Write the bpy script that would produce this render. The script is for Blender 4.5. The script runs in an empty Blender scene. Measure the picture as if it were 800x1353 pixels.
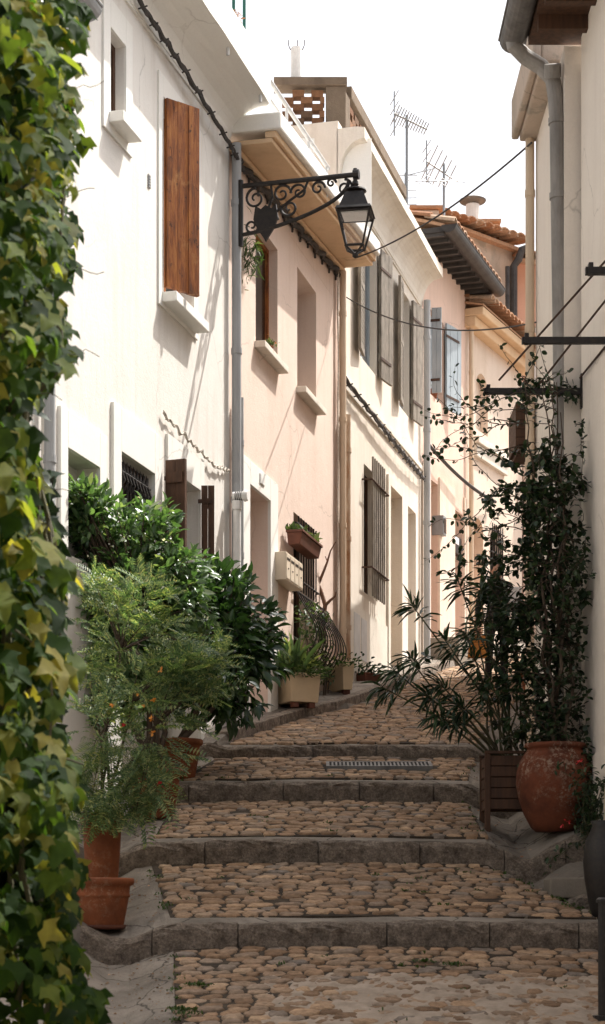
import bpy, math, random
import numpy as np
from math import radians, sin, cos, pi, atan2, sqrt
random.seed(7); rng = np.random.default_rng(7)
scn = bpy.context.scene
col = scn.collection
# ------------------------------------------------------------------ camera
# camera at the origin, looking along +Y; heights are relative to the eye
FPX, CX, HZ = 2500.0, 400.0, 1210.0        # focal length / centre / horizon in photo pixels (800 wide)
cd = bpy.data.cameras.new('camera'); cam = bpy.data.objects.new('camera', cd); col.objects.link(cam)
cam.location = (0, 0, 0); cam.rotation_euler = (radians(90), 0, 0)
cd.sensor_fit = 'HORIZONTAL'; cd.sensor_width = 36; cd.lens = 36*FPX/800
cd.shift_y = (HZ-676.5)/800; cd.clip_start = .1; cd.clip_end = 3000
cd.dof.use_dof = True; cd.dof.focus_distance = 19; cd.dof.aperture_fstop = 11
scn.camera = cam
scn.render.resolution_x = 605; scn.render.resolution_y = 1024
# ------------------------------------------------------------------ sky and sun
SD = np.array([-1.0, -0.75, -1.95]); SD /= np.linalg.norm(SD)       # direction the light travels
sun_el = math.asin(-SD[2]); sun_az = atan2(-SD[0], -SD[1])          # azimuth from +Y towards +X
w = bpy.data.worlds.new('World'); scn.world = w; w.use_nodes = True
nt = w.node_tree; bg = nt.nodes['Background']
sky = nt.nodes.new('ShaderNodeTexSky'); sky.sky_type = 'NISHITA'; sky.sun_disc = False
sky.sun_elevation = sun_el; sky.sun_rotation = sun_az
sky.air_density = 1.0; sky.dust_density = 6.0; sky.ozone_density = .6; sky.altitude = 0
hs = nt.nodes.new('ShaderNodeHueSaturation'); hs.inputs['Saturation'].default_value = .3
nt.links.new(sky.outputs[0], hs.inputs['Color']); nt.links.new(hs.outputs[0], bg.inputs[0])
bg.inputs[1].default_value = .128
sl = bpy.data.lights.new('sun', 'SUN'); sl.energy = 3.2; sl.angle = radians(.5); sl.color = (1, .955, .89)
so = bpy.data.objects.new('sun', sl); col.objects.link(so); so.location = (20, 10, 40)
from mathutils import Vector
so.rotation_euler = Vector(SD).to_track_quat('-Z', 'Y').to_euler()
scn.view_settings.view_transform = 'Standard'; scn.view_settings.look = 'None'
scn.view_settings.exposure = 1.12; scn.view_settings.gamma = 1
# ------------------------------------------------------------------ materials
def N(nt, t, **kw):
    n = nt.nodes.new(t)
    for k, v in kw.items(): setattr(n, k, v)
    return n
def base_mat(name, rough=.8, metal=0, spec=.3):
    m = bpy.data.materials.new(name); m.use_nodes = True
    b = m.node_tree.nodes['Principled BSDF']
    b.inputs['Roughness'].default_value = rough; b.inputs['Metallic'].default_value = metal
    b.inputs['Specular IOR Level'].default_value = spec
    return m, m.node_tree, b
def noise(nt, scale, detail=4, rough=.55, vec=None):
    n = N(nt, 'ShaderNodeTexNoise'); n.inputs['Scale'].default_value = scale
    n.inputs['Detail'].default_value = detail; n.inputs['Roughness'].default_value = rough
    if vec: nt.links.new(vec, n.inputs['Vector'])
    return n.outputs['Fac']
def ramp(nt, fac, stops):
    r = N(nt, 'ShaderNodeValToRGB'); e = r.color_ramp.elements
    while len(e) < len(stops): e.new(.5)
    for el, (p, c) in zip(e, stops): el.position = p; el.color = (*c, 1)
    nt.links.new(fac, r.inputs[0]); return r.outputs[0]
def mixc(nt, fac, a, b, mode='MIX'):
    m = N(nt, 'ShaderNodeMix', data_type='RGBA', blend_type=mode)
    for s, v in ((m.inputs[0], fac), (m.inputs[6], a), (m.inputs[7], b)):
        if hasattr(v, 'links'): nt.links.new(v, s)
        elif isinstance(v, (int, float)): s.default_value = v
        else: s.default_value = (*v, 1)
    return m.outputs[2]
def bump(nt, b, h, strength=.3, dist=.01):
    n = N(nt, 'ShaderNodeBump'); n.inputs['Strength'].default_value = strength; n.inputs['Distance'].default_value = dist
    nt.links.new(h, n.inputs['Height']); nt.links.new(n.outputs[0], b.inputs['Normal'])
def stretch(nt, sx, sy, sz):
    g = N(nt, 'ShaderNodeNewGeometry'); mp = N(nt, 'ShaderNodeMapping'); mp.inputs['Scale'].default_value = (sx, sy, sz)
    nt.links.new(g.outputs['Position'], mp.inputs[0]); return mp.outputs[0]
def stucco(name, c, stain=(.55, .45, .33), amount=.35, bmp=.35, streak=.25, patch=None, crack=.35, cs=.9):
    m, t, b = base_mat(name, .92, spec=.15)
    p = stretch(t, 1, 1, 1)
    a = ramp(t, noise(t, 1.3, 6, .62, p), [(.42, (0, 0, 0)), (.78, (1, 1, 1))])
    s = ramp(t, noise(t, 4, 5, .6, stretch(t, 1.6, 1.6, .16)), [(.5, (0, 0, 0)), (.8, (1, 1, 1))])
    f = noise(t, 45, 5, .7, p)
    c1 = mixc(t, a, c, [x*(1-amount)+y*amount for x, y in zip(c, stain)])
    m1 = N(t, 'ShaderNodeMath', operation='MULTIPLY'); t.links.new(s, m1.inputs[0]); m1.inputs[1].default_value = streak
    c2 = mixc(t, m1.outputs[0], c1, stain)
    if patch:
        pf = ramp(t, noise(t, 2.2, 8, .7, p), [(.56, (0, 0, 0)), (.62, (1, 1, 1))]); c2 = mixc(t, pf, c2, patch)
    if crack:
        v = N(t, 'ShaderNodeTexVoronoi', feature='DISTANCE_TO_EDGE'); v.inputs['Scale'].default_value = cs
        nz = N(t, 'ShaderNodeTexNoise'); nz.inputs['Scale'].default_value = 3.0; nz.inputs['Detail'].default_value = 6; t.links.new(p, nz.inputs['Vector'])
        ad = N(t, 'ShaderNodeMix', data_type='VECTOR'); ad.inputs[0].default_value = .22; t.links.new(p, ad.inputs[4]); t.links.new(nz.outputs['Color'], ad.inputs[5]); t.links.new(ad.outputs[1], v.inputs['Vector'])
        ln = ramp(t, v.outputs['Distance'], [(.0, (abs(crack),)*3), (.006 if crack > 0 else .012, (0, 0, 0))])
        gate = ramp(t, noise(t, .8, 2, .5, p), [(.48, (0, 0, 0)), (.56, (1, 1, 1))]); lg = mixc(t, 1.0, ln, gate, 'MULTIPLY') if crack > 0 else ln
        c2 = mixc(t, lg, c2, [x*.35 for x in stain])
    c3 = mixc(t, .12, c2, ramp(t, f, [(.2, (.3, .3, .3)), (.8, (1, 1, 1))]), 'MULTIPLY')
    t.links.new(c3, b.inputs['Base Color'])
    hsum = N(t, 'ShaderNodeMath', operation='ADD'); t.links.new(noise(t, 9, 4, .6, p), hsum.inputs[0]); t.links.new(f, hsum.inputs[1])
    bump(t, b, hsum.outputs[0], bmp, .012); return m
def simple(name, c, c2=None, rough=.6, metal=0, scale=12, bmp=.1, spec=.4, sv=(1, 1, 1)):
    m, t, b = base_mat(name, rough, metal, spec); c2 = c2 or [x*.75 for x in c]
    p = stretch(t, *sv); f = noise(t, scale, 6, .65, p)
    t.links.new(ramp(t, f, [(.35, c), (.68, c2)]), b.inputs['Base Color'])
    if bmp: bump(t, b, noise(t, scale*3, 5, .65, p), bmp, .006)
    return m
def island(name, stops, rough=.6, trans=0, spec=.35, noisy=None, bmp=0, tcol=None):
    m, t, b = base_mat(name, rough, spec=spec)
    g = N(t, 'ShaderNodeNewGeometry'); c = ramp(t, g.outputs['Random Per Island'], stops)
    if noisy:
        c = mixc(t, noisy, c, ramp(t, noise(t, 22, 6, .7, g.outputs['Position']), [(.3, (.35, .33, .3)), (.7, (1.1, 1.05, 1))]), 'MULTIPLY')
    t.links.new(c, b.inputs['Base Color'])
    if bmp: bump(t, b, noise(t, 35, 6, .7, g.outputs['Position']), bmp, .01)
    if trans:
        tr = N(t, 'ShaderNodeBsdfTranslucent'); mx = N(t, 'ShaderNodeMixShader'); mx.inputs[0].default_value = trans
        tc = mixc(t, 1.0, c, tcol or (1.6, 1.7, .7), 'MULTIPLY'); t.links.new(tc, tr.inputs[0])
        t.links.new(b.outputs[0], mx.inputs[1]); t.links.new(tr.outputs[0], mx.inputs[2])
        t.links.new(mx.outputs[0], t.nodes['Material Output'].inputs[0])
    return m
def terracotta(name, c, c2, crust=(.5, .42, .33), amt=.5, lo=.5):
    m, t, b = base_mat(name, .85, spec=.2); g = N(t, 'ShaderNodeNewGeometry')
    f = noise(t, 5, 6, .7, g.outputs['Position']); k = ramp(t, noise(t, 26, 8, .75, g.outputs['Position']), [(lo, (0, 0, 0)), (lo+.1, (1, 1, 1))])
    k2 = mixc(t, ramp(t, noise(t, 3.2, 2, .5, g.outputs['Position']), [(.45, (0, 0, 0)), (.6, (1, 1, 1))]), (0, 0, 0), k)
    c0 = ramp(t, f, [(.35, c), (.7, c2)]); m1 = N(t, 'ShaderNodeMath', operation='MULTIPLY'); t.links.new(k2, m1.inputs[0]); m1.inputs[1].default_value = amt
    t.links.new(mixc(t, m1.outputs[0], c0, crust), b.inputs['Base Color']); bump(t, b, noise(t, 40, 6, .7, g.outputs['Position']), .35, .008); return m
M = {}
M['white'] = stucco('white_stucco', (.80, .765, .715), (.50, .43, .35), .22, .3, .4)
M['white_trim'] = stucco('white_trim', (.86, .84, .79), (.6, .52, .42), .06, .12, .05)
M['peach'] = stucco('peach_stucco', (.78, .63, .54), (.58, .41, .31), .22, .4, .32)
M['peach_soffit'] = stucco('ochre_soffit', (.74, .53, .34), (.42, .27, .16), .4, .3, .3)
M['cream'] = stucco('cream_stucco', (.78, .71, .62), (.48, .37, .26), .25, .35, .35)
M['cream_trim'] = stucco('cream_trim', (.80, .74, .65), (.4, .32, .24), .35, .3, .35)
M['salmon'] = stucco('salmon_stucco', (.76, .56, .46), (.5, .36, .28), .4, .4, .35)
M['buff'] = stucco('buff_stucco', (.76, .63, .53), (.5, .36, .22), .35, .35, .35)
M['pink'] = stucco('pink_stucco', (.70, .42, .31), (.5, .33, .25), .3, .4, .3)
M['plaster_old'] = stucco('old_plaster', (.58, .47, .38), (.3, .25, .2), .6, .5, .5, patch=(.42, .36, .3))
M['beige'] = stucco('beige_stucco', (.86, .78, .69), (.6, .5, .42), .25, .35, .2)
M['tan'] = stucco('tan_plaster', (.62, .47, .32), (.4, .28, .18), .4, .3, .4)
M['concrete'] = stucco('grey_concrete', (.25, .215, .175), (.12, .1, .08), .5, .5, .35)
M['pathcrete'] = stucco('worn_concrete', (.29, .25, .21), (.07, .058, .047), .95, 1.0, .4, None, -.85, 1.5)
M['mortar'] = simple('dirt_mortar', (.075, .058, .043), (.028, .022, .018), .95, 0, 9, .8, .1)
M['patch'] = simple('pale_mortar', (.40, .325, .26), (.25, .20, .155), .95, 0, 7, .8, .1)
M['kerb'] = None
m, t, b = base_mat('weathered_kerb', .9, spec=.2); g = N(t, 'ShaderNodeNewGeometry')
f1 = noise(t, 13, 8, .72, g.outputs['Position']); f2 = noise(t, 60, 6, .8, g.outputs['Position'])
c = ramp(t, f1, [(.3, (.40, .345, .29)), (.5, (.24, .20, .165)), (.68, (.11, .09, .075))]); c = mixc(t, .65, c, ramp(t, f2, [(.35, (.3, .28, .26)), (.62, (1.5, 1.42, 1.35))]), 'MULTIPLY')
t.links.new(c, b.inputs['Base Color']); bump(t, b, f2, 1, .03); M['kerb'] = m
M['cobble'] = island('cobble_stone', [(0, (.19, .12, .074)), (.25, (.38, .25, .16)), (.5, (.29, .215, .16)), (.7, (.47, .32, .205)), (.88, (.23, .195, .17)), (1, (.55, .385, .25))], .85, 0, .2, .85, .9)
m, t, b = base_mat('orange_brown_wood', .75, spec=.25)
c = ramp(t, noise(t, 6, 8, .72, stretch(t, 3.5, 3.5, .45)), [(.3, (.42, .17, .045)), (.5, (.26, .085, .025)), (.66, (.08, .032, .018))])
c = mixc(t, ramp(t, noise(t, 5, 7, .75, stretch(t, 1, 1, .8)), [(.57, (0, 0, 0)), (.70, (.8, .8, .8))]), c, (.42, .21, .08))
c = mixc(t, ramp(t, noise(t, 14, 5, .7, stretch(t, 1, 1, .7)), [(.60, (0, 0, 0)), (.68, (1, 1, 1))]), c, (.06, .028, .018))
t.links.new(c, b.inputs['Base Color']); bump(t, b, noise(t, 20, 6, .7, stretch(t, 3, 3, .4)), .6, .01); M['rust_wood'] = m
M['brown_wood'] = simple('dark_brown_wood', (.10, .048, .026), (.05, .026, .016), .65, 0, 8, .3, .3, (3, 3, .4))
M['grey_wood'] = simple('weathered_grey_wood', (.30, .262, .218), (.14, .12, .098), .85, 0, 9, .4, .2, (3, 3, .6))
M['blue_wood'] = simple('blue_grey_paint', (.38, .43, .46), (.28, .33, .37), .7, 0, 8, .2, .3, (2, 2, .5))
M['door_white'] = simple('pale_door_paint', (.62, .60, .58), (.5, .48, .46), .6, 0, 4, .1)
M['door_lilac'] = simple('grey_lilac_paint', (.55, .52, .52), (.46, .43, .43), .6, 0, 3, .1)
M['iron'] = simple('black_iron', (.018, .017, .017), (.035, .028, .024), .5, .3, 30, .2)
M['iron_rust'] = simple('rusty_iron', (.05, .032, .025), (.10, .05, .03), .8, .2, 18, .4)
M['zinc'] = simple('dull_zinc', (.33, .34, .35), (.22, .225, .23), .5, .6, 6, .1, .5, (1, 1, .3))
M['zinc_dark'] = simple('aged_zinc', (.20, .19, .18), (.10, .095, .09), .6, .5, 6, .2, .5, (1, 1, .3))
M['pipe_lead'] = simple('weathered_pipe', (.36, .335, .31), (.20, .185, .17), .65, .1, 5, .25, .4, (1, 1, .3))
M['gutter_dark'] = simple('tarred_gutter', (.07, .062, .056), (.035, .03, .028), .5, .2, 6, .2)
M['pvc_grey'] = simple('grey_pipe_paint', (.40, .41, .42), (.31, .315, .32), .5, 0, 5, .08, .4, (1, 1, .2))
M['pvc_beige'] = simple('beige_pipe_paint', (.66, .52, .38), (.55, .42, .3), .6, 0, 6, .1, .4, (1, 1, .2))
M['rusty_pipe'] = simple('rust_stained_pipe', (.62, .5, .38), (.30, .14, .06), .8, 0, 9, .4, .3, (1, 1, .3))
M['white_metal'] = simple('white_metal_paint', (.80, .79, .77), (.7, .69, .66), .5, 0, 10, .03)
M['cable'] = simple('dark_cable', (.03, .027, .025), (.06, .05, .045), .7, 0, 30, .1)
M['cable_white'] = simple('painted_cable', (.62, .56, .48), (.4, .35, .3), .8, 0, 30, .1)
M['green_metal'] = simple('green_paint', (.02, .12, .09), (.015, .09, .07), .5, 0, 10, .02)
M['glass'] = base_mat('window_glass', .12, spec=.5)[0]; M['glass'].node_tree.nodes['Principled BSDF'].inputs['Base Color'].default_value = (.16, .16, .16, 1)
M['dark_glass'] = base_mat('dark_window_glass', .15, spec=.5)[0]; M['dark_glass'].node_tree.nodes['Principled BSDF'].inputs['Base Color'].default_value = (.02, .018, .016, 1)
M['tile'] = island('roof_tile', [(0, (.40, .20, .11)), (.5, (.52, .30, .18)), (1, (.56, .42, .31))], .85, 0, .2, .6, .4)
M['brick'] = island('old_brick', [(0, (.17, .08, .042)), (.5, (.27, .145, .08)), (1, (.14, .09, .06))], .9, 0, .2, .6, .5)
M['pot'] = terracotta('terracotta', (.25, .08, .032), (.12, .042, .022), (.42, .3, .2), .35)
M['jar'] = terracotta('crusted_terracotta', (.165, .05, .024), (.075, .027, .016), (.36, .28, .21), .7, .5)
M['planter_cream'] = simple('cream_planter', (.66, .52, .34), (.58, .45, .29), .6, 0, 3, .05)
M['planter_brown'] = simple('red_brown_planter', (.17, .06, .035), (.11, .042, .027), .6, 0, 6, .1)
M['mail'] = simple('cream_metal', (.70, .60, .47), (.63, .54, .42), .5, 0, 3, .03)
M['soil'] = simple('potting_soil', (.05, .035, .025), (.025, .018, .013), .95, 0, 30, .8)
M['bark'] = simple('bark', (.10, .07, .048), (.045, .032, .024), .9, 0, 20, .6)
M['deadwood'] = simple('bare_wood', (.22, .12, .07), (.12, .06, .04), .9, 0, 14, .5)
M['stem_green'] = simple('green_stem', (.10, .10, .05), (.06, .05, .03), .8, 0, 14, .2)
M['ivy'] = island('ivy_leaf', [(0, (.012, .030, .008)), (.4, (.028, .065, .014)), (.6, (.06, .105, .024)), (.78, (.13, .165, .04)), (.93, (.20, .185, .055)), (1, (.04, .08, .018))], .68, .5, .12, .5, tcol=(3.2, 3.0, .9))  # yellowest tones, strewn at random, partly paint sunlit tips
M['citrus'] = island('citrus_leaf', [(0, (.04, .085, .035)), (.5, (.085, .155, .06)), (.85, (.14, .23, .10)), (1, (.28, .34, .17))], .3, .35, .7)
M['glossy'] = island('glossy_leaf', [(0, (.018, .045, .018)), (.6, (.04, .085, .03)), (1, (.075, .14, .05))], .25, .25, .6)
M['fern'] = island('feathery_leaf', [(0, (.06, .11, .06)), (.55, (.13, .20, .09)), (.8, (.27, .33, .15)), (1, (.40, .38, .18))], .5, .35, .4)
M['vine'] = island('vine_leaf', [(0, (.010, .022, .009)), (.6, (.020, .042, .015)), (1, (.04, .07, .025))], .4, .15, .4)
M['olean'] = island('oleander_leaf', [(0, (.012, .028, .012)), (.6, (.022, .05, .02)), (1, (.05, .085, .035))], .4, .12, .4)
M['succulent'] = island('planter_leaf', [(0, (.03, .06, .02)), (.6, (.07, .11, .04)), (1, (.2, .24, .12))], .5, .2, .4)
M['weed'] = island('weed_leaf', [(0, (.03, .06, .015)), (1, (.07, .11, .03))], .6, .2, .3)
M['flower_white'] = island('white_petal', [(0, (.8, .78, .7)), (1, (.85, .84, .8))], .6, .2)
M['flower_red'] = island('red_petal', [(0, (.45, .02, .02)), (1, (.6, .05, .06))], .6, .1)
M['flower_orange'] = island('orange_petal', [(0, (.75, .28, .05)), (1, (.8, .36, .1))], .6, .2)
M['skin'] = simple('skin', (.50, .28, .19), (.46, .25, .17), .6, 0, 5, 0)
M['hair'] = simple('dark_hair', (.012, .010, .009), (.02, .015, .012), .6, 0, 50, .3)
M['cloth_dark'] = simple('dark_cloth', (.02, .018, .018), (.03, .026, .026), .9, 0, 10, .2)
M['cloth_white'] = simple('white_cloth', (.72, .72, .72), (.6, .6, .6), .9, 0, 10, .2)
M['cloth_orange'] = simple('orange_cloth', (.6, .25, .06), (.45, .17, .04), .9, 0, 10, .2)
M['paper'] = simple('white_paper', (.75, .74, .72), (.7, .69, .67), .8, 0, 5, 0)
# ------------------------------------------------------------------ mesh helpers
class MB:
    def __init__(s): s.v = []; s.f = []; s.c = []
    def add(s, vs, fs):
        b = len(s.v); s.c.append((b, len(s.f))); s.v += [tuple(map(float, q)) for q in vs]; s.f += [tuple(i+b for i in f) for f in fs]
    def hexa(s, c):   # 8 corners: bottom 4 ccw, top 4 ccw
        s.add(c, [(3, 2, 1, 0), (4, 5, 6, 7), (0, 1, 5, 4), (1, 2, 6, 5), (2, 3, 7, 6), (3, 0, 4, 7)])
    def box(s, x0, x1, y0, y1, z0, z1):
        s.hexa([(x0, y0, z0), (x1, y0, z0), (x1, y1, z0), (x0, y1, z0), (x0, y0, z1), (x1, y0, z1), (x1, y1, z1), (x0, y1, z1)])
    def tube(s, pts, r, n=8, cap=True):
        pts = [np.array(p, float) for p in pts]; rs = r if hasattr(r, '__len__') else [r]*len(pts)
        rings = []; prev = None
        for i, p in enumerate(pts):
            t = pts[min(i+1, len(pts)-1)]-pts[max(i-1, 0)]; t /= (np.linalg.norm(t)+1e-9)
            if prev is None:
                a = np.array([0, 0, 1.]) if abs(t[2]) < .9 else np.array([1., 0, 0])
                prev = np.cross(t, a)
            prev = prev-t*np.dot(prev, t); prev /= (np.linalg.norm(prev)+1e-9); q = np.cross(t, prev)
            rings.append([p+rs[i]*(cos(2*pi*k/n)*prev+sin(2*pi*k/n)*q) for k in range(n)])
        vs = [v for r_ in rings for v in r_]; fs = []
        for i in range(len(pts)-1):
            for k in range(n):
                k2 = (k+1) % n; fs.append((i*n+k, i*n+k2, (i+1)*n+k2, (i+1)*n+k))
        if cap: fs += [tuple(range(n))[::-1], tuple((len(pts)-1)*n+k for k in range(n))]
        s.add(vs, fs)
    def lathe(s, c, prof, n=32, sq=1.0):
        vs = []; fs = []
        for r, z in prof:
            for k in range(n): vs.append((c[0]+r*cos(2*pi*k/n), c[1]+r*sin(2*pi*k/n)*sq, c[2]+z))
        for i in range(len(prof)-1):
            for k in range(n):
                k2 = (k+1) % n; fs.append((i*n+k, i*n+k2, (i+1)*n+k2, (i+1)*n+k))
        s.add(vs, fs)
    def build_each(s, name, mat, parent, **kw):
        out = []; cs = s.c+[(len(s.v), len(s.f))]
        for (b, fb), (e, fe) in zip(cs[:-1], cs[1:]):
            m_ = MB(); m_.v = s.v[b:e]; m_.f = [tuple(i-b for i in f) for f in s.f[fb:fe]]; out.append(m_.build(name, mat, parent, **kw))
        return out[0]
    def build(s, name, mat, parent=None, smooth=False, base=None, bevel=0):
        me = bpy.data.meshes.new(name); v = np.array(s.v)
        root = parent
        while root is not None and root.parent is not None: root = root.parent
        if root is not None: org = np.array(root.location)
        else:
            org = np.array(base) if base is not None else np.array([(v[:, 0].min()+v[:, 0].max())/2, (v[:, 1].min()+v[:, 1].max())/2, v[:, 2].min()])
        v = v-org
        me.from_pydata(v.tolist(), [], s.f); me.update()
        if smooth:
            me.polygons.foreach_set('use_smooth', [True]*len(me.polygons))
        me.materials.append(M[mat] if isinstance(mat, str) else mat)
        o = bpy.data.objects.new(name, me); col.objects.link(o)
        if parent is not None: o.parent = parent
        else: o.location = org
        if bevel:
            bv = o.modifiers.new('b', 'BEVEL'); bv.width = bevel; bv.segments = 2; bv.limit_method = 'ANGLE'; bv.harden_normals = False
        return o
def tag(o, label=None, cat=None, group=None, kind=None):
    if label: o['label'] = label
    if cat: o['category'] = cat
    if group: o['group'] = group
    if kind: o['kind'] = kind
    return o
def thing(name, loc, label, cat, group=None):
    o = bpy.data.objects.new(name, None); o.location = loc; o.empty_display_size = .2; col.objects.link(o)
    bpy.context.view_layer.update() if False else None
    return tag(o, label, cat, group)
def P(px, py, Y): return np.array([(px-CX)/FPX*Y, Y, (HZ-py)/FPX*Y])
def lerp(a, b, t): return a+(b-a)*t
def pw(tab, x): return float(np.interp(x, [a for a, b in tab], [b for a, b in tab]))
class Facade:
    def __init__(s, p0, p1, off=0):
        s.p0 = np.array(p0, float); s.p1 = np.array(p1, float); d = s.p1-s.p0; s.L = np.linalg.norm(d); s.u = d/s.L
        s.n = np.array([s.u[1], -s.u[0]]); s.p0 = s.p0+s.n*off
    def w(s, a, o, h): q = s.p0+s.u*a+s.n*o; return np.array([q[0], q[1], h])
    def s_of(s, px, off=0):
        t = (px-CX)/FPX; p = s.p0+s.n*off; return (t*p[1]-p[0])/(s.u[0]-t*s.u[1])
    def Y_of(s, px, off=0): return (s.p0+s.n*off+s.u*s.s_of(px, off))[1]
    def h_of(s, px, py, off=0): return (HZ-py)*s.Y_of(px, off)/FPX
    def box(s, mb, a0, a1, o0, o1, h0, h1):
        mb.hexa([s.w(a0, o0, h0), s.w(a0, o1, h0), s.w(a1, o1, h0), s.w(a1, o0, h0), s.w(a0, o0, h1), s.w(a0, o1, h1), s.w(a1, o1, h1), s.w(a1, o0, h1)])
    def wall(s, a0, a1, h0, h1, openings, depth=6.0):
        """front with real openings + reveals, closed body behind"""
        mb = MB(); ss = sorted(set([a0, a1]+[x for o in openings for x in o[:2]])); hh = sorted(set([h0, h1]+[x for o in openings for x in o[2:4]]))
        for i in range(len(ss)-1):
            for j in range(len(hh)-1):
                cs, ch = (ss[i]+ss[i+1])/2, (hh[j]+hh[j+1])/2
                if any(o[0] < cs < o[1] and o[2] < ch < o[3] for o in openings): continue
                mb.add([s.w(ss[i], 0, hh[j]), s.w(ss[i+1], 0, hh[j]), s.w(ss[i+1], 0, hh[j+1]), s.w(ss[i], 0, hh[j+1])], [(0, 1, 2, 3)])
        for o in openings:
            x0, x1, z0, z1 = o[:4]; d = -(o[4] if len(o) > 4 else .22)-.04
            c = [s.w(x0, 0, z0), s.w(x1, 0, z0), s.w(x1, 0, z1), s.w(x0, 0, z1), s.w(x0, d, z0), s.w(x1, d, z0), s.w(x1, d, z1), s.w(x0, d, z1)]
            mb.add(c, [(0, 4, 5, 1), (1, 5, 6, 2), (2, 6, 7, 3), (3, 7, 4, 0), (4, 7, 6, 5)])
        D = -depth
        c = [s.w(a0, 0, h0), s.w(a1, 0, h0), s.w(a1, D, h0), s.w(a0, D, h0), s.w(a0, 0, h1), s.w(a1, 0, h1), s.w(a1, D, h1), s.w(a0, D, h1)]
        mb.add(c, [(4, 5, 6, 7), (1, 2, 6, 5), (2, 3, 7, 6), (3, 0, 4, 7)])
        return mb
# ------------------------------------------------------------------ ground profile
STEPS = [(12.3, .147), (14.5, .168), (16.6, .166), (18.3, .11)]
SEG = [(-40, -3.2), (0, -1.6), (7, -1.12), (10.2, -.624), (12.3, -.221)]
def h0(Y):
    if Y < 12.3: return pw(SEG, Y)
    if Y < 14.5: return lerp(-.074, .383, (Y-12.3)/2.2)
    if Y < 16.6: return lerp(.551, .983, (Y-14.5)/2.1)
    if Y < 18.3: return lerp(1.149, 1.515, (Y-16.6)/1.7)
    if Y < 40: return 1.625+.2*(Y-18.3)
    return 1.625+.2*21.7
LT = [(-40, -.5), (0, -.5), (10, -.67), (12.3, -.84), (14.5, -1.16), (16.6, -1.13), (18.3, -.84), (20, -.35), (21.2, 0), (22.4, .5), (24.8, 1.15), (27.5, 1.75), (30, 2.45), (33, 3.6), (36, 5), (60, 12)]
RT = [(-40, 2.05), (12.4, 2.0), (14.4, 1.42), (16.6, 1.45), (18.3, 1.65), (20, 1.95), (24, 2.75), (28, 3.7), (31, 5.2), (36, 8), (60, 14)]
def Lx(Y): return pw(LT, Y)
def Rx(Y): return pw(RT, Y)
def lat(X, Y):
    l, r = Lx(Y), Rx(Y)
    if X < l:
        d = l-X; k = min(max((Y-18.0)/.7, 0), 1)
        dip = pw([(0, 0), (.12, -.03), (.28, -.10), (.42, -.095), (.6, .0), (.75, .04)], d)
        up = pw([(0, 0), (.03, .09), (.6, .12)], d); return lerp(dip, up, k)
    if X > r:
        d = X-r; return pw([(0, 0), (.12, -.05), (.27, -.13), (.36, -.13), (.55, .0), (.68, .05)], d)
    c = (X-l)/(r-l); return .015*sin(pi*c)
def gh(X, Y): return h0(Y)+lat(X, Y)
# ground sheet ------------------------------------------------------------------
ys = [-300, -40, -10, 0, 4]+list(np.arange(5, 36.01, .25))+[38, 40, 60, 300]
yl = []
for y in ys:
    if any(abs(y-k) < .02 for k, _ in STEPS): continue
    yl.append(y)
yl = [y for y in yl if not any(k < y < k+.11 for k, _ in STEPS)]
for k, _ in STEPS: yl += [k-.001, k+.10, k+.101]
def lowY(y):
    for k, _ in STEPS:
        if k <= y <= k+.1001: return k-.001
    return y
yl = sorted(yl)
offs = [-300, -30, -8, -3, -1.6, -1.0, -.75, -.6, -.5, -.42, -.35, -.28, -.2, -.12, -.06, -.03, 0]
mb = MB(); rows = []
for y in yl:
    l, r = Lx(y), Rx(y)
    xs = [l+o for o in offs]+[lerp(l, r, k/6) for k in range(1, 6)]+[r-o for o in offs[::-1]]
    rows.append([(x, y, gh(x, min(max(lowY(y), -40), 60))-.006+(rng.normal()*.006 if 5 < y < 36 and abs(x) < 8 else 0)) for x in xs])
W_ = len(rows[0]); vs = [v for r_ in rows for v in r_]
fs = [(i*W_+k, i*W_+k+1, (i+1)*W_+k+1, (i+1)*W_+k) for i in range(len(rows)-1) for k in range(W_-1)]
mb.add(vs, fs)
g_o = tag(mb.build('ground', 'pathcrete', smooth=False, base=(0, 0, 0)), kind='structure')
# dark mortar bed below the stones, 6 mm above the ground sheet
mb = MB(); rows = []
for y in sorted([v for v in yl if 4 <= v <= 38]+[k+d for k, _ in STEPS for d in (.262, .263)]):
    l, r = Lx(y), Rx(y)
    rows.append([(x, y, gh(x, next((k-.001 for k, _ in STEPS if k <= y <= k+.262), y))+.004) for x in [lerp(l, r, k/14) for k in range(15)]])
vs = [v for r_ in rows for v in r_]; W_ = 15
mb.add(vs, [(i*W_+k, i*W_+k+1, (i+1)*W_+k+1, (i+1)*W_+k) for i in range(len(rows)-1) for k in range(W_-1)])
tag(mb.build('mortar_bed', 'mortar', base=(0, 0, 0)), kind='structure')
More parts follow.
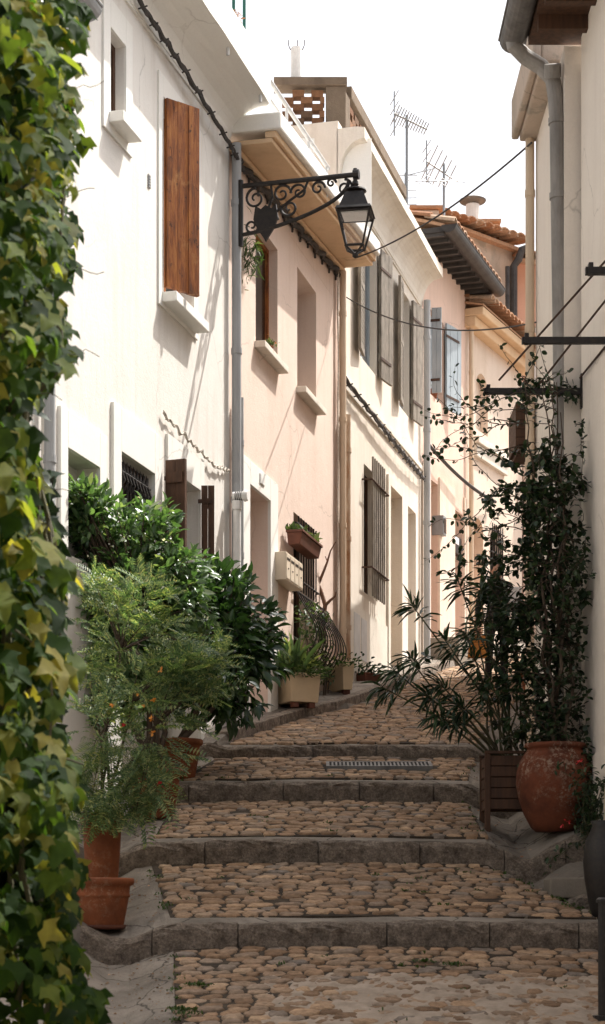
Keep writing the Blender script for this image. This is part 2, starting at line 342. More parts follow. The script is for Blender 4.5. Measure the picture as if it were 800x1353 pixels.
# cobbles: real stones, one mesh per the paving surface ---------------------------
GR = (.22, 1.20, 17.40, 17.72)          # drain grate x0,x1,y0,y1
def stone(V, F, x, y, wx, wy, dome, ang):
    n = 10; b = len(V); rot = (cos(ang), sin(ang)); e = random.uniform(3, 8)
    jit = [random.uniform(.82, 1.10) for _ in range(n)]
    tilt = (random.uniform(-.05, .05), random.uniform(-.06, .06))
    for (sc, z) in ((1.0, -.012), (.97, dome*.55), (.84, dome), (.4, dome*1.06)):
        for k in range(n):
            a = 2*pi*(k+.5)/n; c, s_ = cos(a), sin(a); q = (abs(c)**e+abs(s_)**e)**(-1/e)
            dx, dy = c*q*wx/2*sc*jit[k], s_*q*wy/2*sc*jit[k]
            X, Yy = x+dx*rot[0]-dy*rot[1], y+dx*rot[1]+dy*rot[0]
            V.append((X, Yy, gh(min(max(X, Lx(Yy)), Rx(Yy)), Yy)+z+(dx*tilt[0]+dy*tilt[1] if z > 0 else 0)+(random.uniform(-.003, .003) if z > 0 else 0)))
    for r_ in range(3):
        for k in range(n): k2 = (k+1) % n; F.append((b+r_*n+k, b+r_*n+k2, b+(r_+1)*n+k2, b+(r_+1)*n+k))
    F.append(tuple(b+3*n+k for k in range(n)))
def pave(ya, yb, pitch):
    V, F = [], []; y = ya+pitch*.5; nrow = max(1, round((yb-ya)/pitch)); pitch = (yb-ya)/nrow
    ph = random.uniform(0, 6)
    for i in range(nrow):
        y = ya+pitch*(i+.5); x = Lx(y)+random.uniform(-.02, .06); R_ = Rx(y)
        while x < R_-.03:
            wx = random.choice([random.uniform(.09, .14), random.uniform(.12, .18), random.uniform(.14, .21)])
            if y > 24: wx *= 1.2
            if x+wx > R_+.04: wx = max(R_-x, .07)
            cx = x+wx/2; cy = y+.03*sin(cx*3+ph)+.02*sin(cx*7.3+i*.3)+random.uniform(-.012, .012)
            cy = min(max(cy, ya+pitch*.45), yb-pitch*.45)
            if not (GR[0]-.05 < cx < GR[1]+.05 and GR[2]-.05 < cy < GR[3]+.05):
                if random.random() > .03:
                    stone(V, F, cx, cy, wx-random.uniform(.0, .015), pitch*random.uniform(.86, 1.12), random.uniform(.008, .021), random.uniform(-.07, .07))
            x += wx
    mb = MB(); mb.v = V; mb.f = F; o = mb.build('cobblestone_paving', 'cobble', smooth=True, base=(0, ya, h0(ya)))
    tag(o, kind='structure')
pave(8.4, 12.28, .108); pave(12.56, 14.48, .104); pave(14.76, 16.58, .104); pave(16.86, 18.28, .104); pave(18.52, 26, .12); pave(26, 37, .16)
# stone kerbs of the steps --------------------------------------------------------
def kerb(Yk, rise, joints, x0, x1, depth=.27):
    mb = MB()
    js = [x0]+joints+[x1]
    for a, b_ in zip(js[:-1], js[1:]):
        a2, b2 = a+.004, b_-.004; n = max(3, int((b2-a2)/.06)); lift = random.uniform(-.006, .014)
        yo = random.uniform(-.015, .015)
        prof = [(-.0, -.30), (-.004, -.06), (.0, -.03), (.012, -.008), (.04, .006), (.14, .012), (depth-.03, .008), (depth, -.02), (depth, -.3)]
        vs = []
        for i in range(n+1):
            x = lerp(a2, b2, i/n); e = .012 if i in (0, n) else 0
            for (dy, dz) in prof:
                zt = h0(Yk+.001)+lat(x, Yk+.05)+.002+lift
                jy = random.gauss(0, .007); jz = random.gauss(0, .005)
                vs.append((x, Yk+yo+dy+jy+(e if dy < .1 else -e), zt+dz+jz-(e*.5 if dz > -.1 else 0)))
        m_ = len(prof); fs = [(i*m_+k, i*m_+k+1, (i+1)*m_+k+1, (i+1)*m_+k) for i in range(n) for k in range(m_-1)]
        fs = [f[::-1] for f in fs]+[tuple(range(m_)), tuple(n*m_+k for k in range(m_))[::-1]]
        mb.add(vs, fs)
    o = mb.build('stone_step', 'kerb', base=(0, Yk, h0(Yk-.01))); tag(o, kind='structure')
kerb(12.3, .147, [-.98, -.42, .55, 1.22, 1.8], -1.45, 2.29)
kerb(14.5, .168, [-.75, .12, .90, 1.55, 2.02], -1.5, 2.29)
kerb(16.6, .166, [-1.0, -.17, .5, 1.15], -1.6, 2.1)
kerb(18.3, .11, [-.48, .1, .72, 1.4], -1.15, 2.1)
# raised kerb stones along the left houses beyond the top step
mb = MB(); y = 18.7
while y < 29:
    y2 = y+random.uniform(.6, 1.1)
    a, b_ = np.array([Lx(y+.01), y+.01]), np.array([Lx(y2-.01), y2-.01]); d = (b_-a)/np.linalg.norm(b_-a); nn = np.array([-d[1], d[0]])
    c = [a, b_, b_+nn*.13, a+nn*.13]; hA, hB = h0(y), h0(y2)
    zb = [hA-.2, hB-.2, hB-.2, hA-.2]; zt = [hA+.115, hB+.115, hB+.125, hA+.125]
    mb.hexa([(*q, z) for q, z in zip([c[0], c[3], c[2], c[1]], [zb[0], zb[3], zb[2], zb[1]])]+[(*q, z) for q, z in zip([c[0], c[3], c[2], c[1]], [zt[0], zt[3], zt[2], zt[1]])]); y = y2
tag(mb.build('kerb', 'kerb', base=(0, 19, h0(19)), bevel=.012), kind='structure')
# pale mortar spilled over the stones in the foreground (uneven, stones poke through)
mb = MB(); nx, ny = 90, 46; idx = {}
vs = []
for j in range(ny+1):
    for i in range(nx+1):
        x = lerp(-.25, 1.95, i/nx); y = lerp(8.6, 11.55, j/ny)
        edge = min(1, (x+.25)/.5)*min(1, (11.55-y)/.35)*min(1, (1.98-x)/.1)
        z = gh(x, y)+.004+(.010*edge)+.007*sin(x*11+y*4)*cos(y*9-x*5)+.006*sin(x*31+2)*sin(y*27)+rng.normal()*.0035-(.03 if edge <= .02 else 0)
        vs.append((x, y, z))
mb.add(vs, [(j*(nx+1)+i, j*(nx+1)+i+1, (j+1)*(nx+1)+i+1, (j+1)*(nx+1)+i) for j in range(ny) for i in range(nx)])
tag(mb.build('mortar_patch', 'patch', smooth=True, base=(1, 10, -.7)), kind='structure')
# drain grate
gt = thing('drain_grate', ((GR[0]+GR[1])/2, (GR[2]+GR[3])/2, gh(.7, 17.5)), 'long slotted iron drain grate set in the cobbles below the top step', 'drain grate')
mb = MB(); zz = lambda y: gh(.7, y)+.03
def slab(mb, x0, x1, y0, y1, t=.012, dz=0):
    mb.hexa([(x0, y0, zz(y0)-.04), (x1, y0, zz(y0)-.04), (x1, y1, zz(y1)-.04), (x0, y1, zz(y1)-.04), (x0, y0, zz(y0)+t+dz), (x1, y0, zz(y0)+t+dz), (x1, y1, zz(y1)+t+dz), (x0, y1, zz(y1)+t+dz)])
slab(mb, GR[0], GR[1], GR[2], GR[2]+.03); slab(mb, GR[0], GR[1], GR[3]-.03, GR[3]); slab(mb, GR[0], GR[0]+.03, GR[2]+.03, GR[3]-.03); slab(mb, GR[1]-.03, GR[1], GR[2]+.03, GR[3]-.03)
mb.build('frame', 'zinc_dark', gt)
mb = MB(); x = GR[0]+.05
while x < GR[1]-.05: slab(mb, x, x+.018, GR[2]+.031, GR[3]-.031, .008); x += .036
mb.build('grating', 'zinc_dark', gt)
# ------------------------------------------------------------------ houses
def house(name, F, label, a0=0, a1=None, hb=None, g=None):
    q = F.w((F.L if a1 is None else a1)/2, 0, 0); return thing(name, (q[0], q[1], g if g is not None else h0(q[1])), label, 'house', 'old town houses along the stepped lane')
def sill(F, root, a0, a1, h, proj=.12, t=.07, mat='white_trim', over=.05, parent=None):
    mb = MB(); F.box(mb, a0-over, a1+over, -.05, proj, h-t, h+.003); return mb.build('sill', mat, parent or root, bevel=.008)
def pane_window(F, root, a0, a1, z0, z1, d, fmat='brown_wood', pmat='dark_glass', bars=1, name='window'):
    mb = MB(); t = .05
    F.box(mb, a0+.003, a0+t, -d, -d+.05, z0+.003, z1-.003); F.box(mb, a1-t, a1-.003, -d, -d+.05, z0+.003, z1-.003)
    F.box(mb, a0+t, a1-t, -d, -d+.05, z0+.003, z0+t); F.box(mb, a0+t, a1-t, -d, -d+.05, z1-t, z1-.003)
    for k in range(bars): m_ = lerp(a0, a1, (k+1)/(bars+1)); F.box(mb, m_-.03, m_+.03, -d, -d+.055, z0+t, z1-t)
    fr = mb.build(name, fmat, root)
    mb = MB(); F.box(mb, a0+.005, a1-.005, -d-.03, -d+.015, z0+.005, z1-.005); mb.build('pane', pmat, fr)
    return fr
def panel_door(F, root, a0, a1, z0, z1, d, mat):
    mb = MB(); F.box(mb, a0+.004, a1-.004, -d-.03, -d, z0, z1-.004); dr = mb.build('door', mat, root)
    mb = MB(); w_ = a1-a0
    for (u0, u1) in ((.12, .46), (.54, .88)):
        for (v0, v1) in ((.06, .3), (.36, .62), (.68, .94)):
            F.box(mb, a0+w_*u0, a0+w_*u1, -d+.001, -d+.018, lerp(z0, z1, v0), lerp(z0, z1, v1))
    mb.build_each('panel', mat, dr, bevel=.006)
    mb = MB(); c = F.w(a0+w_*.15, -d+.04, lerp(z0, z1, .45)); mb.tube([c, c+np.array([0, 0, .12])], .012); mb.build('handle', 'iron', dr); return dr
def leaf_shutter(F, root, hs, width, ang, z0, z1, mat, side=1, thick=.035, style='plank', o0=.04, hinges=True, ragged=0):
    """shutter leaf hinged at s=hs; ang 0 = flat on the wall going +s (side=1) or -s (side=-1); 90 = standing out"""
    a = radians(ang); p = F.w(hs, o0, 0)[:2]; d = F.u*side*cos(a)+F.n*sin(a); nn = np.array([-d[1], d[0]])
    if np.dot(nn, F.n) < 0: nn = -nn
    def W(x, o, h): q = p+d*x+nn*o; return np.array([q[0], q[1], h])
    def bx(mb, x0, x1, q0, q1, za, zb):
        mb.hexa([W(x0, q0, za), W(x1, q0, za), W(x1, q1, za), W(x0, q1, za), W(x0, q0, zb), W(x1, q0, zb), W(x1, q1, zb), W(x0, q1, zb)])
    mb = MB()
    if style == 'plank':
        n = max(2, int(width/.12))
        for k in range(n): bx(mb, width*k/n+.002, width*(k+1)/n-.002, 0, thick+random.uniform(-.003, .003), z0+random.uniform(0, ragged), z1-random.uniform(0, ragged*.3))
    else:
        bx(mb, 0, .05, 0, thick, z0, z1); bx(mb, width-.05, width, 0, thick, z0, z1)
        for zz_ in (z0, (z0+z1)/2-.04, z1-.08): bx(mb, .05, width-.05, 0, thick, zz_, zz_+.08)
        h = z0+.09
        while h < z1-.1: bx(mb, .052, width-.052, .006, thick-.006, h, h+.045); h += .06
    sh = mb.build('shutter', mat, root)
    if hinges:
        mb = MB()
        for fr in (.15, .85): bx(mb, -.03, width*.85, thick+.001, thick+.009, lerp(z0, z1, fr)-.02, lerp(z0, z1, fr)+.02)
        mb.build_each('hinge', 'iron_rust', sh)
        mb = MB()
        for fr in (.16, .84): bx(mb, .02, width-.02, -.022, -.001, lerp(z0, z1, fr)-.05, lerp(z0, z1, fr)+.05)
        mb.build_each('batten', mat, sh)
    return sh
def grille(F, root, a0, a1, z0, z1, o, n, r=.009, rails=2, mat='iron', ends=.05, proj=None):
    mb = MB()
    for k in range(n):
        a = lerp(a0, a1, (k+.5)/n); mb.tube([F.w(a, o, z0), F.w(a, o, z1)], r, 6)
    for k in range(rails):
        z = lerp(z0, z1, .12+.76*k/max(1, rails-1)); mb.tube([F.w(a0-ends, -.02 if o > 0 else o, z), F.w(a0-ends*.4, o+.006, z), F.w(a1+ends*.4, o+.006, z), F.w(a1+ends, -.02 if o > 0 else o, z)], r*1.2, 6)
    return mb.build('window_grille', mat, root)
def cove_cornice(F, root, a0, a1, hbot, over, hgt, fascia, mat, name='cornice', lip=.03):
    """coved underside curving from wall out to a fascia"""
    prof = [(-.02, hbot-.03), (.02, hbot-.03), (.022, hbot)]
    for k in range(0, 9):
        t = k/8*pi/2; prof.append((.03+(over-.03)*(1-cos(t)), hbot+hgt*sin(t)))
    prof += [(over, hbot+hgt+.004), (over+lip, hbot+hgt+.006), (over+lip, hbot+hgt+fascia), (over-.1, hbot+hgt+fascia+.02), (-.02, hbot+hgt+fascia+.02)]
    mb = MB(); vs = []; n = 12
    for i in range(n+1):
        a = lerp(a0, a1, i/n)
        for (o, h) in prof: vs.append(F.w(a, o+random.gauss(0, .002), h+random.gauss(0, .003)))
    m_ = len(prof); fs = [(i*m_+k, (i+1)*m_+k, (i+1)*m_+(k+1) % m_, i*m_+(k+1) % m_) for i in range(n) for k in range(m_)]
    fs += [tuple(range(m_)), tuple(n*m_+k for k in range(m_))[::-1]]
    mb.add(vs, fs); return mb.build(name, mat, root)
def flat_eave(F, root, a0, a1, hsof, over, fascia, mat, name='eave', rimmat=None):
    mb = MB(); F.box(mb, a0, a1, -.05, over, hsof, hsof+fascia); return mb.build(name, mat, root, bevel=.015)
def downpipe(F, root, s, o, z0, z1, r, mat, coll=3, name='downpipe', top=None):
    mb = MB(); pts = [F.w(s, o, z0), F.w(s, o, z1)]
    if top: pts += top
    mb.tube(pts, r, 14); 
    n = coll
    for k in range(n):
        z = lerp(z0, z1, (k+.6)/n); mb.tube([F.w(s, o, z-.03), F.w(s, o, z+.03)], r*1.16, 14)
    return mb.build(name, mat, root, smooth=False)
def pxr(F, x0, x1, yt, yb, ref=0):
    """opening in facade coordinates from its sides (photo columns) and its head/foot measured at column x0"""
    a0, a1 = F.s_of(x0), F.s_of(x1); return (a0, a1, F.h_of(x0 if ref == 0 else x1, yb), F.h_of(x0 if ref == 0 else x1, yt))
# --- house 1: white house, left
F1 = Facade((-2.005, 14.75), (-.757, 19.5)); F2 = Facade((-.757, 19.5), (.46, 24.5))
r1 = house('white_house', F1, 'bright white stucco house with orange brown wooden shutter, behind the leafy shrubs')
o_up = pxr(F1, 144, 164, 36, 150); o_sh = pxr(F1, 214, 254, 128, 388)
o_gr = pxr(F1, 157, 201, 597, 722); o_dr = (F1.s_of(224), F1.s_of(262), .4, F1.h_of(224, 622)); o_lf = pxr(F1, 86, 128, 592, 730)
o_up, o_sh, o_gr, o_lf = (*o_up, .14), (*o_sh, .2), (*o_gr, .15), (*o_lf, .2); o_dr = (*o_dr, .3)
F1.wall(0, F1.L, -.5, 8.9, [o_up, o_sh, o_gr, o_dr, o_lf]).build('wall', 'white', r1)
H1c = 7.98
cove_cornice(F1, r1, -.1, F1.L-.02, 8.0, .42, .30, .36, 'white_trim')
wn = pane_window(F1, r1, *o_up[:4], .13, 'brown_wood', 'glass', 0); sill(F1, r1, o_up[0], o_up[1], o_up[2], .15, .09, parent=wn)
def surround(F, root, a0, a1, z0, z1, wd, o=.03, mat='white_trim', bottom=True, wt=None):
    mb = MB(); wt = wt or wd
    F.box(mb, a0-wd, a0-.003, -.01, o, z0-(wd if bottom else 0), z1+wt); F.box(mb, a1+.003, a1+wd, -.01, o, z0-(wd if bottom else 0), z1+wt)
    F.box(mb, a0-.003, a1+.003, -.01, o, z1+.003, z1+wt)
    if bottom: F.box(mb, a0-.003, a1+.003, -.01, o, z0-wd, z0-.075)
    return mb.build('window_surround', mat, root, bevel=.004)
surround(F1, r1, *o_up[:4], .17, .02, wt=.25)
wn = pane_window(F1, r1, *o_sh[:4], .18, 'rust_wood', 'dark_glass', 1); sill(F1, r1, o_sh[0], o_sh[1], o_sh[2]-.0, .16, .09, parent=wn)
surround(F1, r1, *o_sh[:4], .13, .02, wt=.2)
s_ = leaf_shutter(F1, r1, o_sh[0]+.01, .38, 34, o_sh[2]+.03, o_sh[3]-.01, 'rust_wood', 1, .04, ragged=.03, o0=.02, hinges=False); s_['label'] = 'flaking orange brown plank shutter half open'
wn = pane_window(F1, r1, *o_gr[:4], .14, 'brown_wood', 'dark_glass', 1)
surround(F1, r1, *o_gr[:4], .2, .03, wt=.38, bottom=False)
g_ = grille(F1, wn, o_gr[0]+.02, o_gr[1]-.02, o_gr[2], o_gr[3]-.05, -.02, 9, .011, 3, ends=0)
mb = MB()
for k in range(9):
    a = lerp(o_gr[0]+.05, o_gr[1]-.05, (k+.5)/9); mb.tube([F1.w(a, -.02, o_gr[3]-.3), F1.w(a+.03, .01, o_gr[3]-.22), F1.w(a, -.02, o_gr[3]-.1)], .011, 6)
    mb.tube([F1.w(a, -.02, o_gr[3]-.12), F1.w(a, -.02, o_gr[3]-.03)], [.02, .002], 6)
mb.build('grille_spikes', 'iron', wn)
panel_door(F1, r1, *o_lf[:4], .18, 'door_white'); surround(F1, r1, *o_lf[:4], .16, .03, wt=.3, bottom=False)  # pale panel stands for the window's shaded jamb, not a real door
dr = panel_door(F1, r1, *o_dr[:4], .28, 'door_lilac'); surround(F1, r1, *o_dr[:4], .12, .028, wt=.32, bottom=False)
for (hs, wd, an, sd) in ((F1.s_of(213), .20, 96, 1), (F1.s_of(261), .13, 75, 1)):
    leaf_shutter(F1, r1, hs, wd, an, F1.h_of(218, 760), F1.h_of(218, 612) if hs < F1.s_of(240) else  F1.h_of(264, 645), 'brown_wood', sd, .04)
for x0 in (268,):
    mb = MB(); F1.box(mb, F1.s_of(x0)+.3, F1.s_of(x0)+.32, .003, .01, 4.1, 4.12); 
mb = MB(); a = F1.s_of(195)
for k in range(5): F1.box(mb, a, a+.06, .001, .012, F1.h_of(195, 246)+k*.025, F1.h_of(195, 246)+k*.025+.015)
mb.build('wall_vent', 'zinc', r1)
mb = MB(); a = F1.L-.02
downpipe(F1, r1, F1.L+.0, .08, h0(19.4), 7.95, .05, 'pvc_grey', 4)
downpipe(F1, r1, F1.L+.14, .08, h0(19.5), F1.h_of(312, 530), .035, 'pvc_grey', 3)
M['rail_grey'] = simple('rail_paint', (.62, .61, .60), (.5, .5, .49), .5, 0, 10, .03)
# terrace rail, poles and flower pots on the roof parapet
mb = MB(); hp = 8.66; ra = F1.s_of(298, .4); A_ = F1.w(ra, .4, F1.h_of(298, 18, .4)); B_ = F2.w(F2.s_of(434, .5), .5, F2.h_of(434, 222, .5))
for dz in (0, -.2): mb.tube([A_+np.array([0, 0, dz]), B_+np.array([0, 0, dz])], .024, 8)
for t in (.02, .3, .55, .78, .98): q = lerp(A_, B_, t); mb.tube([q+np.array([0, 0, .01]), q-np.array([0, 0, .36])], .016, 8)
mb.build('terrace_railing', 'rail_grey', r1)
mb = MB()
for px in (309, 323): p_ = F1.w(F1.s_of(px, -.2)-.0, -.2, 8.6); mb.tube([p_, p_+np.array([0, 0, 2.2])], .018, 8)
mb.build_each('awning_pole', 'green_metal', r1)
def small_pot(px, py, Y, r, h, name, label, mat='pot', plant=None, fl=None, grp=None):
    c = P(px, py, Y); t = thing(name, tuple(c), label, 'flower pot', grp)
    mb = MB(); mb.lathe(c, [(0, 0), (r*.68, 0), (r*.92, h*.82), (r*1.06, h*.82), (r*1.08, h), (r*.95, h), (r*.9, h*.85), (0, h*.85)], 20); mb.build('pot', mat, t, smooth=False)
    return t, c
# --- house 2: peach
F2 = Facade((-.757, 19.5), (.46, 24.5)); 
r2 = house('peach_house', F2, 'pale peach stucco house with ochre soffit, cream letterbox and pot-bellied window grille')
wA = (*pxr(F2, 338, 367, 290, 452), .16); wB = (*pxr(F2, 393, 418, 352, 512), .34); wC = (*pxr(F2, 388, 416, 676, 860), .25)
dA = (F2.s_of(327), F2.s_of(354), 2.0, F2.h_of(327, 640), .42)
F2.wall(0, F2.L, 0, 7.92, [wA, wB, wC, dA]).build('wall', 'peach', r2)
mb = MB(); c8 = [F2.w(0, 0, 7.922), F2.w(F2.L, 0, 7.922), F2.w(F2.L, -5.9, 7.922), F2.w(0, -5.9, 7.922), F2.w(0, 0, 7.94), F2.w(F2.L, 0, 8.37), F2.w(F2.L, -5.9, 8.37), F2.w(0, -5.9, 7.94)]; mb.hexa(c8); mb.build('wall_head', 'peach', r2)
mb = MB()
def e2(a): return lerp(7.93, 8.38, a/F2.L)
def slope_slab(mb, a0, a1, o0, o1, d0, d1):
    mb.hexa([F2.w(a0, o0, e2(a0)+d0), F2.w(a0, o1, e2(a0)+d0), F2.w(a1, o1, e2(a1)+d0), F2.w(a1, o0, e2(a1)+d0), F2.w(a0, o0, e2(a0)+d1), F2.w(a0, o1, e2(a0)+d1), F2.w(a1, o1, e2(a1)+d1), F2.w(a1, o0, e2(a1)+d1)])
slope_slab(mb, 0, F2.L, -.05, .46, 0, .05); slope_slab(mb, 0, F2.L, .38, .50, .052, .12)
mb.build('eave', 'peach_soffit', r2, bevel=.01)
mb = MB(); slope_slab(mb, 0, F2.L, .0, .10, -.06, -.002); mb.build('bed_mould', 'peach_soffit', r2, bevel=.02)
mb = MB(); slope_slab(mb, -.04, F2.L, -.1, .56, .122, .30); mb.build('parapet', 'white_trim', r2, bevel=.02)
wn = pane_window(F2, r2, *wA[:4], .15, 'rust_wood', 'dark_glass', 0); sill(F2, r2, wA[0], wA[1], wA[2], .12, .07, 'cream_trim', parent=wn)
wn = pane_window(F2, r2, *wB[:4], .33, 'brown_wood', 'dark_glass', 1); sill(F2, r2, wB[0], wB[1], wB[2], .12, .07, 'cream_trim', parent=wn)
wn = pane_window(F2, r2, *wC[:4], .24, 'brown_wood', 'dark_glass', 1)
n_ = 8; mb = MB(); zt, zb = F2.h_of(388, 680), F2.h_of(388, 778)
for k in range(n_): a = lerp(wC[0]+.03, wC[1]-.03, (k+.5)/n_); mb.tube([F2.w(a, .04, zb), F2.w(a, .04, zt)], .01, 6)
for z in (zt-.1, zb+.12): mb.tube([F2.w(wC[0]-.04, -.02, z), F2.w(wC[0]-.03, .045, z), F2.w(wC[1]+.03, .045, z), F2.w(wC[1]+.04, -.02, z)], .012, 6)
mb.build('window_grille', 'iron', wn)
# pot-bellied balcony grille
mb = MB(); zt2 = F2.h_of(388, 782); zb2 = F2.h_of(388, 880)
a0_, a1_ = wC[0]-.05, wC[1]+.5
def belly(t): return .05+.34*sin(pi*min(1, t*1.0))**1.0*(.35+.65*t)
N_ = 12
for k in range(N_):
    a = lerp(a0_, a1_, k/(N_-1)); pts = [F2.w(a, belly(t), lerp(zt2, zb2, t)) for t in np.linspace(0, 1, 14)]; mb.tube(pts, .008, 6)
for t in (0, .93): mb.tube([F2.w(a0_, -.02, lerp(zt2, zb2, t)), F2.w(a0_, belly(t), lerp(zt2, zb2, t)), F2.w(a1_, belly(t), lerp(zt2, zb2, t)), F2.w(a1_, -.02, lerp(zt2, zb2, t))], .012, 6)
b_ = mb.build('balcony_grille', 'iron', r2); b_['label'] = 'black pot-bellied iron grille bulging out of the wall'
panel_door(F2, r2, *dA[:4], .40, 'door_lilac')
mb = MB(); zt = F2.h_of(318, 600); a0_, a1_ = .18, F2.s_of(364)
for (x0, x1, z0, z1) in ((a0_, dA[0]-.003, 1.5, zt), (dA[1]+.003, a1_, 1.5, zt), (dA[0]-.003, dA[1]+.003, dA[3]+.003, zt)): F2.box(mb, x0, x1, -.02, .035, z0, z1)
mb.build('white_door_surround', 'white_trim', r2, bevel=.005)
mb = MB(); F2.box(mb, F2.s_of(339), F2.s_of(345), .036, .045, F2.h_of(342, 641), F2.h_of(342, 628)); F2.box(mb, F2.s_of(339.5), F2.s_of(344.5), .046, .049, F2.h_of(342, 640), F2.h_of(342, 629)); mb.build('number_plate', 'white_metal', r2)
downpipe(F2, r2, F2.L-.12, .09, h0(24.4), 8.3, .045, 'pvc_beige', 4)
downpipe(F2, r2, F2.L+.04, .10, h0(24.4)+.2, F2.h_of(457, 560), .06, 'rusty_pipe', 3)
mb = MB(); s0_ = F2.s_of(452)
for k, (da, r_) in enumerate(((.10, .012), (.16, .010), (-.02, .012))):
    mb.tube([F2.w(F2.L-.2+da+.02*sin(j*1.7+k), .05, lerp(8.3, 3.6, j/14)) for j in range(15)], r_, 6)
mb.build_each('conduit', 'cable_white', r2)
mb = MB(); prev = []
pts = []
for j in range(40):
    a = lerp(.05, F2.L-.1, j/39); pts.append(F2.w(a, .05+.03*sin(j*2.1), lerp(7.93, 8.38, a/F2.L)-.09-.03*abs(sin(j*.6))))
mb.tube(pts, .035, 7)
for j in range(2, 40, 3): p_ = pts[j]; mb.tube([p_+np.array([0, 0, .07]), p_-np.array([0, 0, .09])], .014, 5)
tag(mb.build('cable_bundle', 'cable'), 'dark cable bundle tacked along the peach wall under the ochre soffit', 'cable')
M['plaster_dark'] = stucco('weathered_coping', (.22, .17, .125), (.08, .06, .045), .8, .8, .5)
# roof terrace with open brickwork above house 2/3
rt = thing('roof_terrace_block', (.6, 26.5, 9.9), 'roof terrace box with open claustra brickwork and stone coping, above the peach house', 'roof terrace')
c0 = P(457, 105, 24.9); X0, X1, Yc, zt, zb = P(372, 105, 24.9)[0], c0[0], 24.9, c0[2], P(457, 172, 24.9)[2]
mb = MB()
mb.box(X0-.1, X1+.02, Yc-.03, Yc+.25, zt-.08, zt+.03); mb.box(X1-.26, X1, Yc, Yc+.22, zb, zt-.082)
mb.build('coping_front', 'plaster_dark', rt, bevel=.01)
def brick_lattice(mb, f, L, H, bl=.24, bh=.085, holes=True):
    rows_ = int(H/(bh+.006)); 
    for j in range(rows_):
        x = (.14 if j % 2 else 0)
        while x < L-.02:
            l_ = min(bl-.07, L-x)
            if l_ > .04: f(mb, x+random.uniform(0, .012), x+l_-.008, j*(bh+.006), j*(bh+.006)+bh)
            x += bl+.01
mb = MB(); brick_lattice(mb, lambda m_, x0, x1, z0, z1: m_.box(X0+x0, X0+x1, Yc+.02+random.uniform(-.01, .01), Yc+.16, zb+z0, zb+z1), X1-.27-X0, zt-.09-zb); mb.build('brick_lattice', 'brick', rt)
F3 = Facade((.46, 24.5), (1.88, 29.9))
d3 = F3.u; Ls = 3.9
def TS(a, o, h): q = np.array([X1, Yc])+d3*a+F3.n*o; return np.array([q[0], q[1], h])
def tbox(mb, a0, a1, o0, o1, h0_, h1_): mb.hexa([TS(a0, o0, h0_), TS(a0, o1, h0_), TS(a1, o1, h0_), TS(a1, o0, h0_), TS(a0, o0, h1_), TS(a0, o1, h1_), TS(a1, o1, h1_), TS(a1, o0, h1_)])
mb = MB(); tbox(mb, .26, Ls, -.22, .02, zt-.14, zt+.03); tbox(mb, .26, Ls, -.2, 0, zb-.3, zb-.002); tbox(mb, 0, .26, -.2, .001, zb-.3, zt-.152); tbox(mb, Ls-.2, Ls, -.2, 0, zb, zt-.142); mb.build('coping_side', 'plaster_dark', rt, bevel=.01)
mb = MB(); brick_lattice(mb, lambda m_, x0, x1, z0, z1: tbox(m_, .28+x0, .28+x1, -.15, -.01, zb+z0, zb+z1), Ls-.5, zt-.16-zb, .3, .085); mb.build('brick_lattice', 'brick', rt)
mb = MB(); mb.box(X0-1.2, X1+.03, Yc-.05, Yc+.3, P(400, 200, Yc)[2]-.2, zb-.004); mb.box(X0-1.2, X1+.33, Yc-.32, Yc-.052, 8.7, P(400, 195, Yc)[2]); mb.build('rendered_base', 'white_trim', rt, bevel=.01)
mb = MB(); cp = P(392, 105, 25.2); mb.tube([cp, cp+np.array([0, 0, .42])], .075, 16); 
ch = mb.build('vent_pipe', 'white_metal', rt)
mb = MB()
for dx in (-.08, .01, .08): mb.tube([cp+np.array([dx, 0, .40]), cp+np.array([dx*1.3, 0, .46]), cp+np.array([dx*1.35, 0, .53])], .006, 5)
mb.tube([cp+np.array([-.085, 0, .405]), cp+np.array([.085, 0, .405])], .006, 5); mb.build('vent_prongs', 'iron_rust', ch)
# --- house 3: cream with weathered shutters
r3 = house('cream_house', F3, 'cream house with weathered grey wooden shutters, barred window and two doors')
uz0, uz1 = 7.62, 9.42
u1 = (F3.s_of(476), F3.s_of(498), uz0, uz1, .16); u2 = (F3.s_of(528), F3.s_of(541), uz0, uz1, .16)
gw = (*pxr(F3, 481, 499, 612, 782), .2); d1 = (F3.s_of(514), F3.s_of(529), 3.3, F3.h_of(514, 642), .3); d2 = (F3.s_of(539.5), F3.s_of(550), 3.6, F3.h_of(539.5, 668), .3); cw = (*pxr(F3, 489, 500, 853, 878), .25)
F3.wall(0, F3.L, 1, 10.3, [u1, u2, gw, d1, d2, cw]).build('wall', 'cream', r3)
cove_cornice(F3, r3, .0, F3.L-.05, 9.62, .32, .42, .14, 'cream_trim', lip=.03)
for u_, in ((u1,), (u2,)):
    pane_window(F3, r3, *u_[:4], .15, 'blue_wood', 'glass', 1)
    leaf_shutter(F3, r3, u_[0]-.01, .42, 6, u_[2]-.02, u_[3], 'grey_wood', -1, .04, style='louvre', o0=.03, hinges=False)
    leaf_shutter(F3, r3, u_[1]+.01, .46, 8, u_[2]-.02, u_[3], 'grey_wood', 1, .04, style='plank', o0=.03)
wn = pane_window(F3, r3, *gw[:4], .19, 'brown_wood', 'dark_glass', 1)
mb = MB()
for k in range(7):
    a = lerp(gw[0]+.02, gw[1]-.0, (k+.5)/7); F3.box(mb, a-.022, a+.022, .10, .125, gw[2]-.05, gw[3]+.1)
mb.build('shutter', 'grey_wood', wn)
mb = MB()
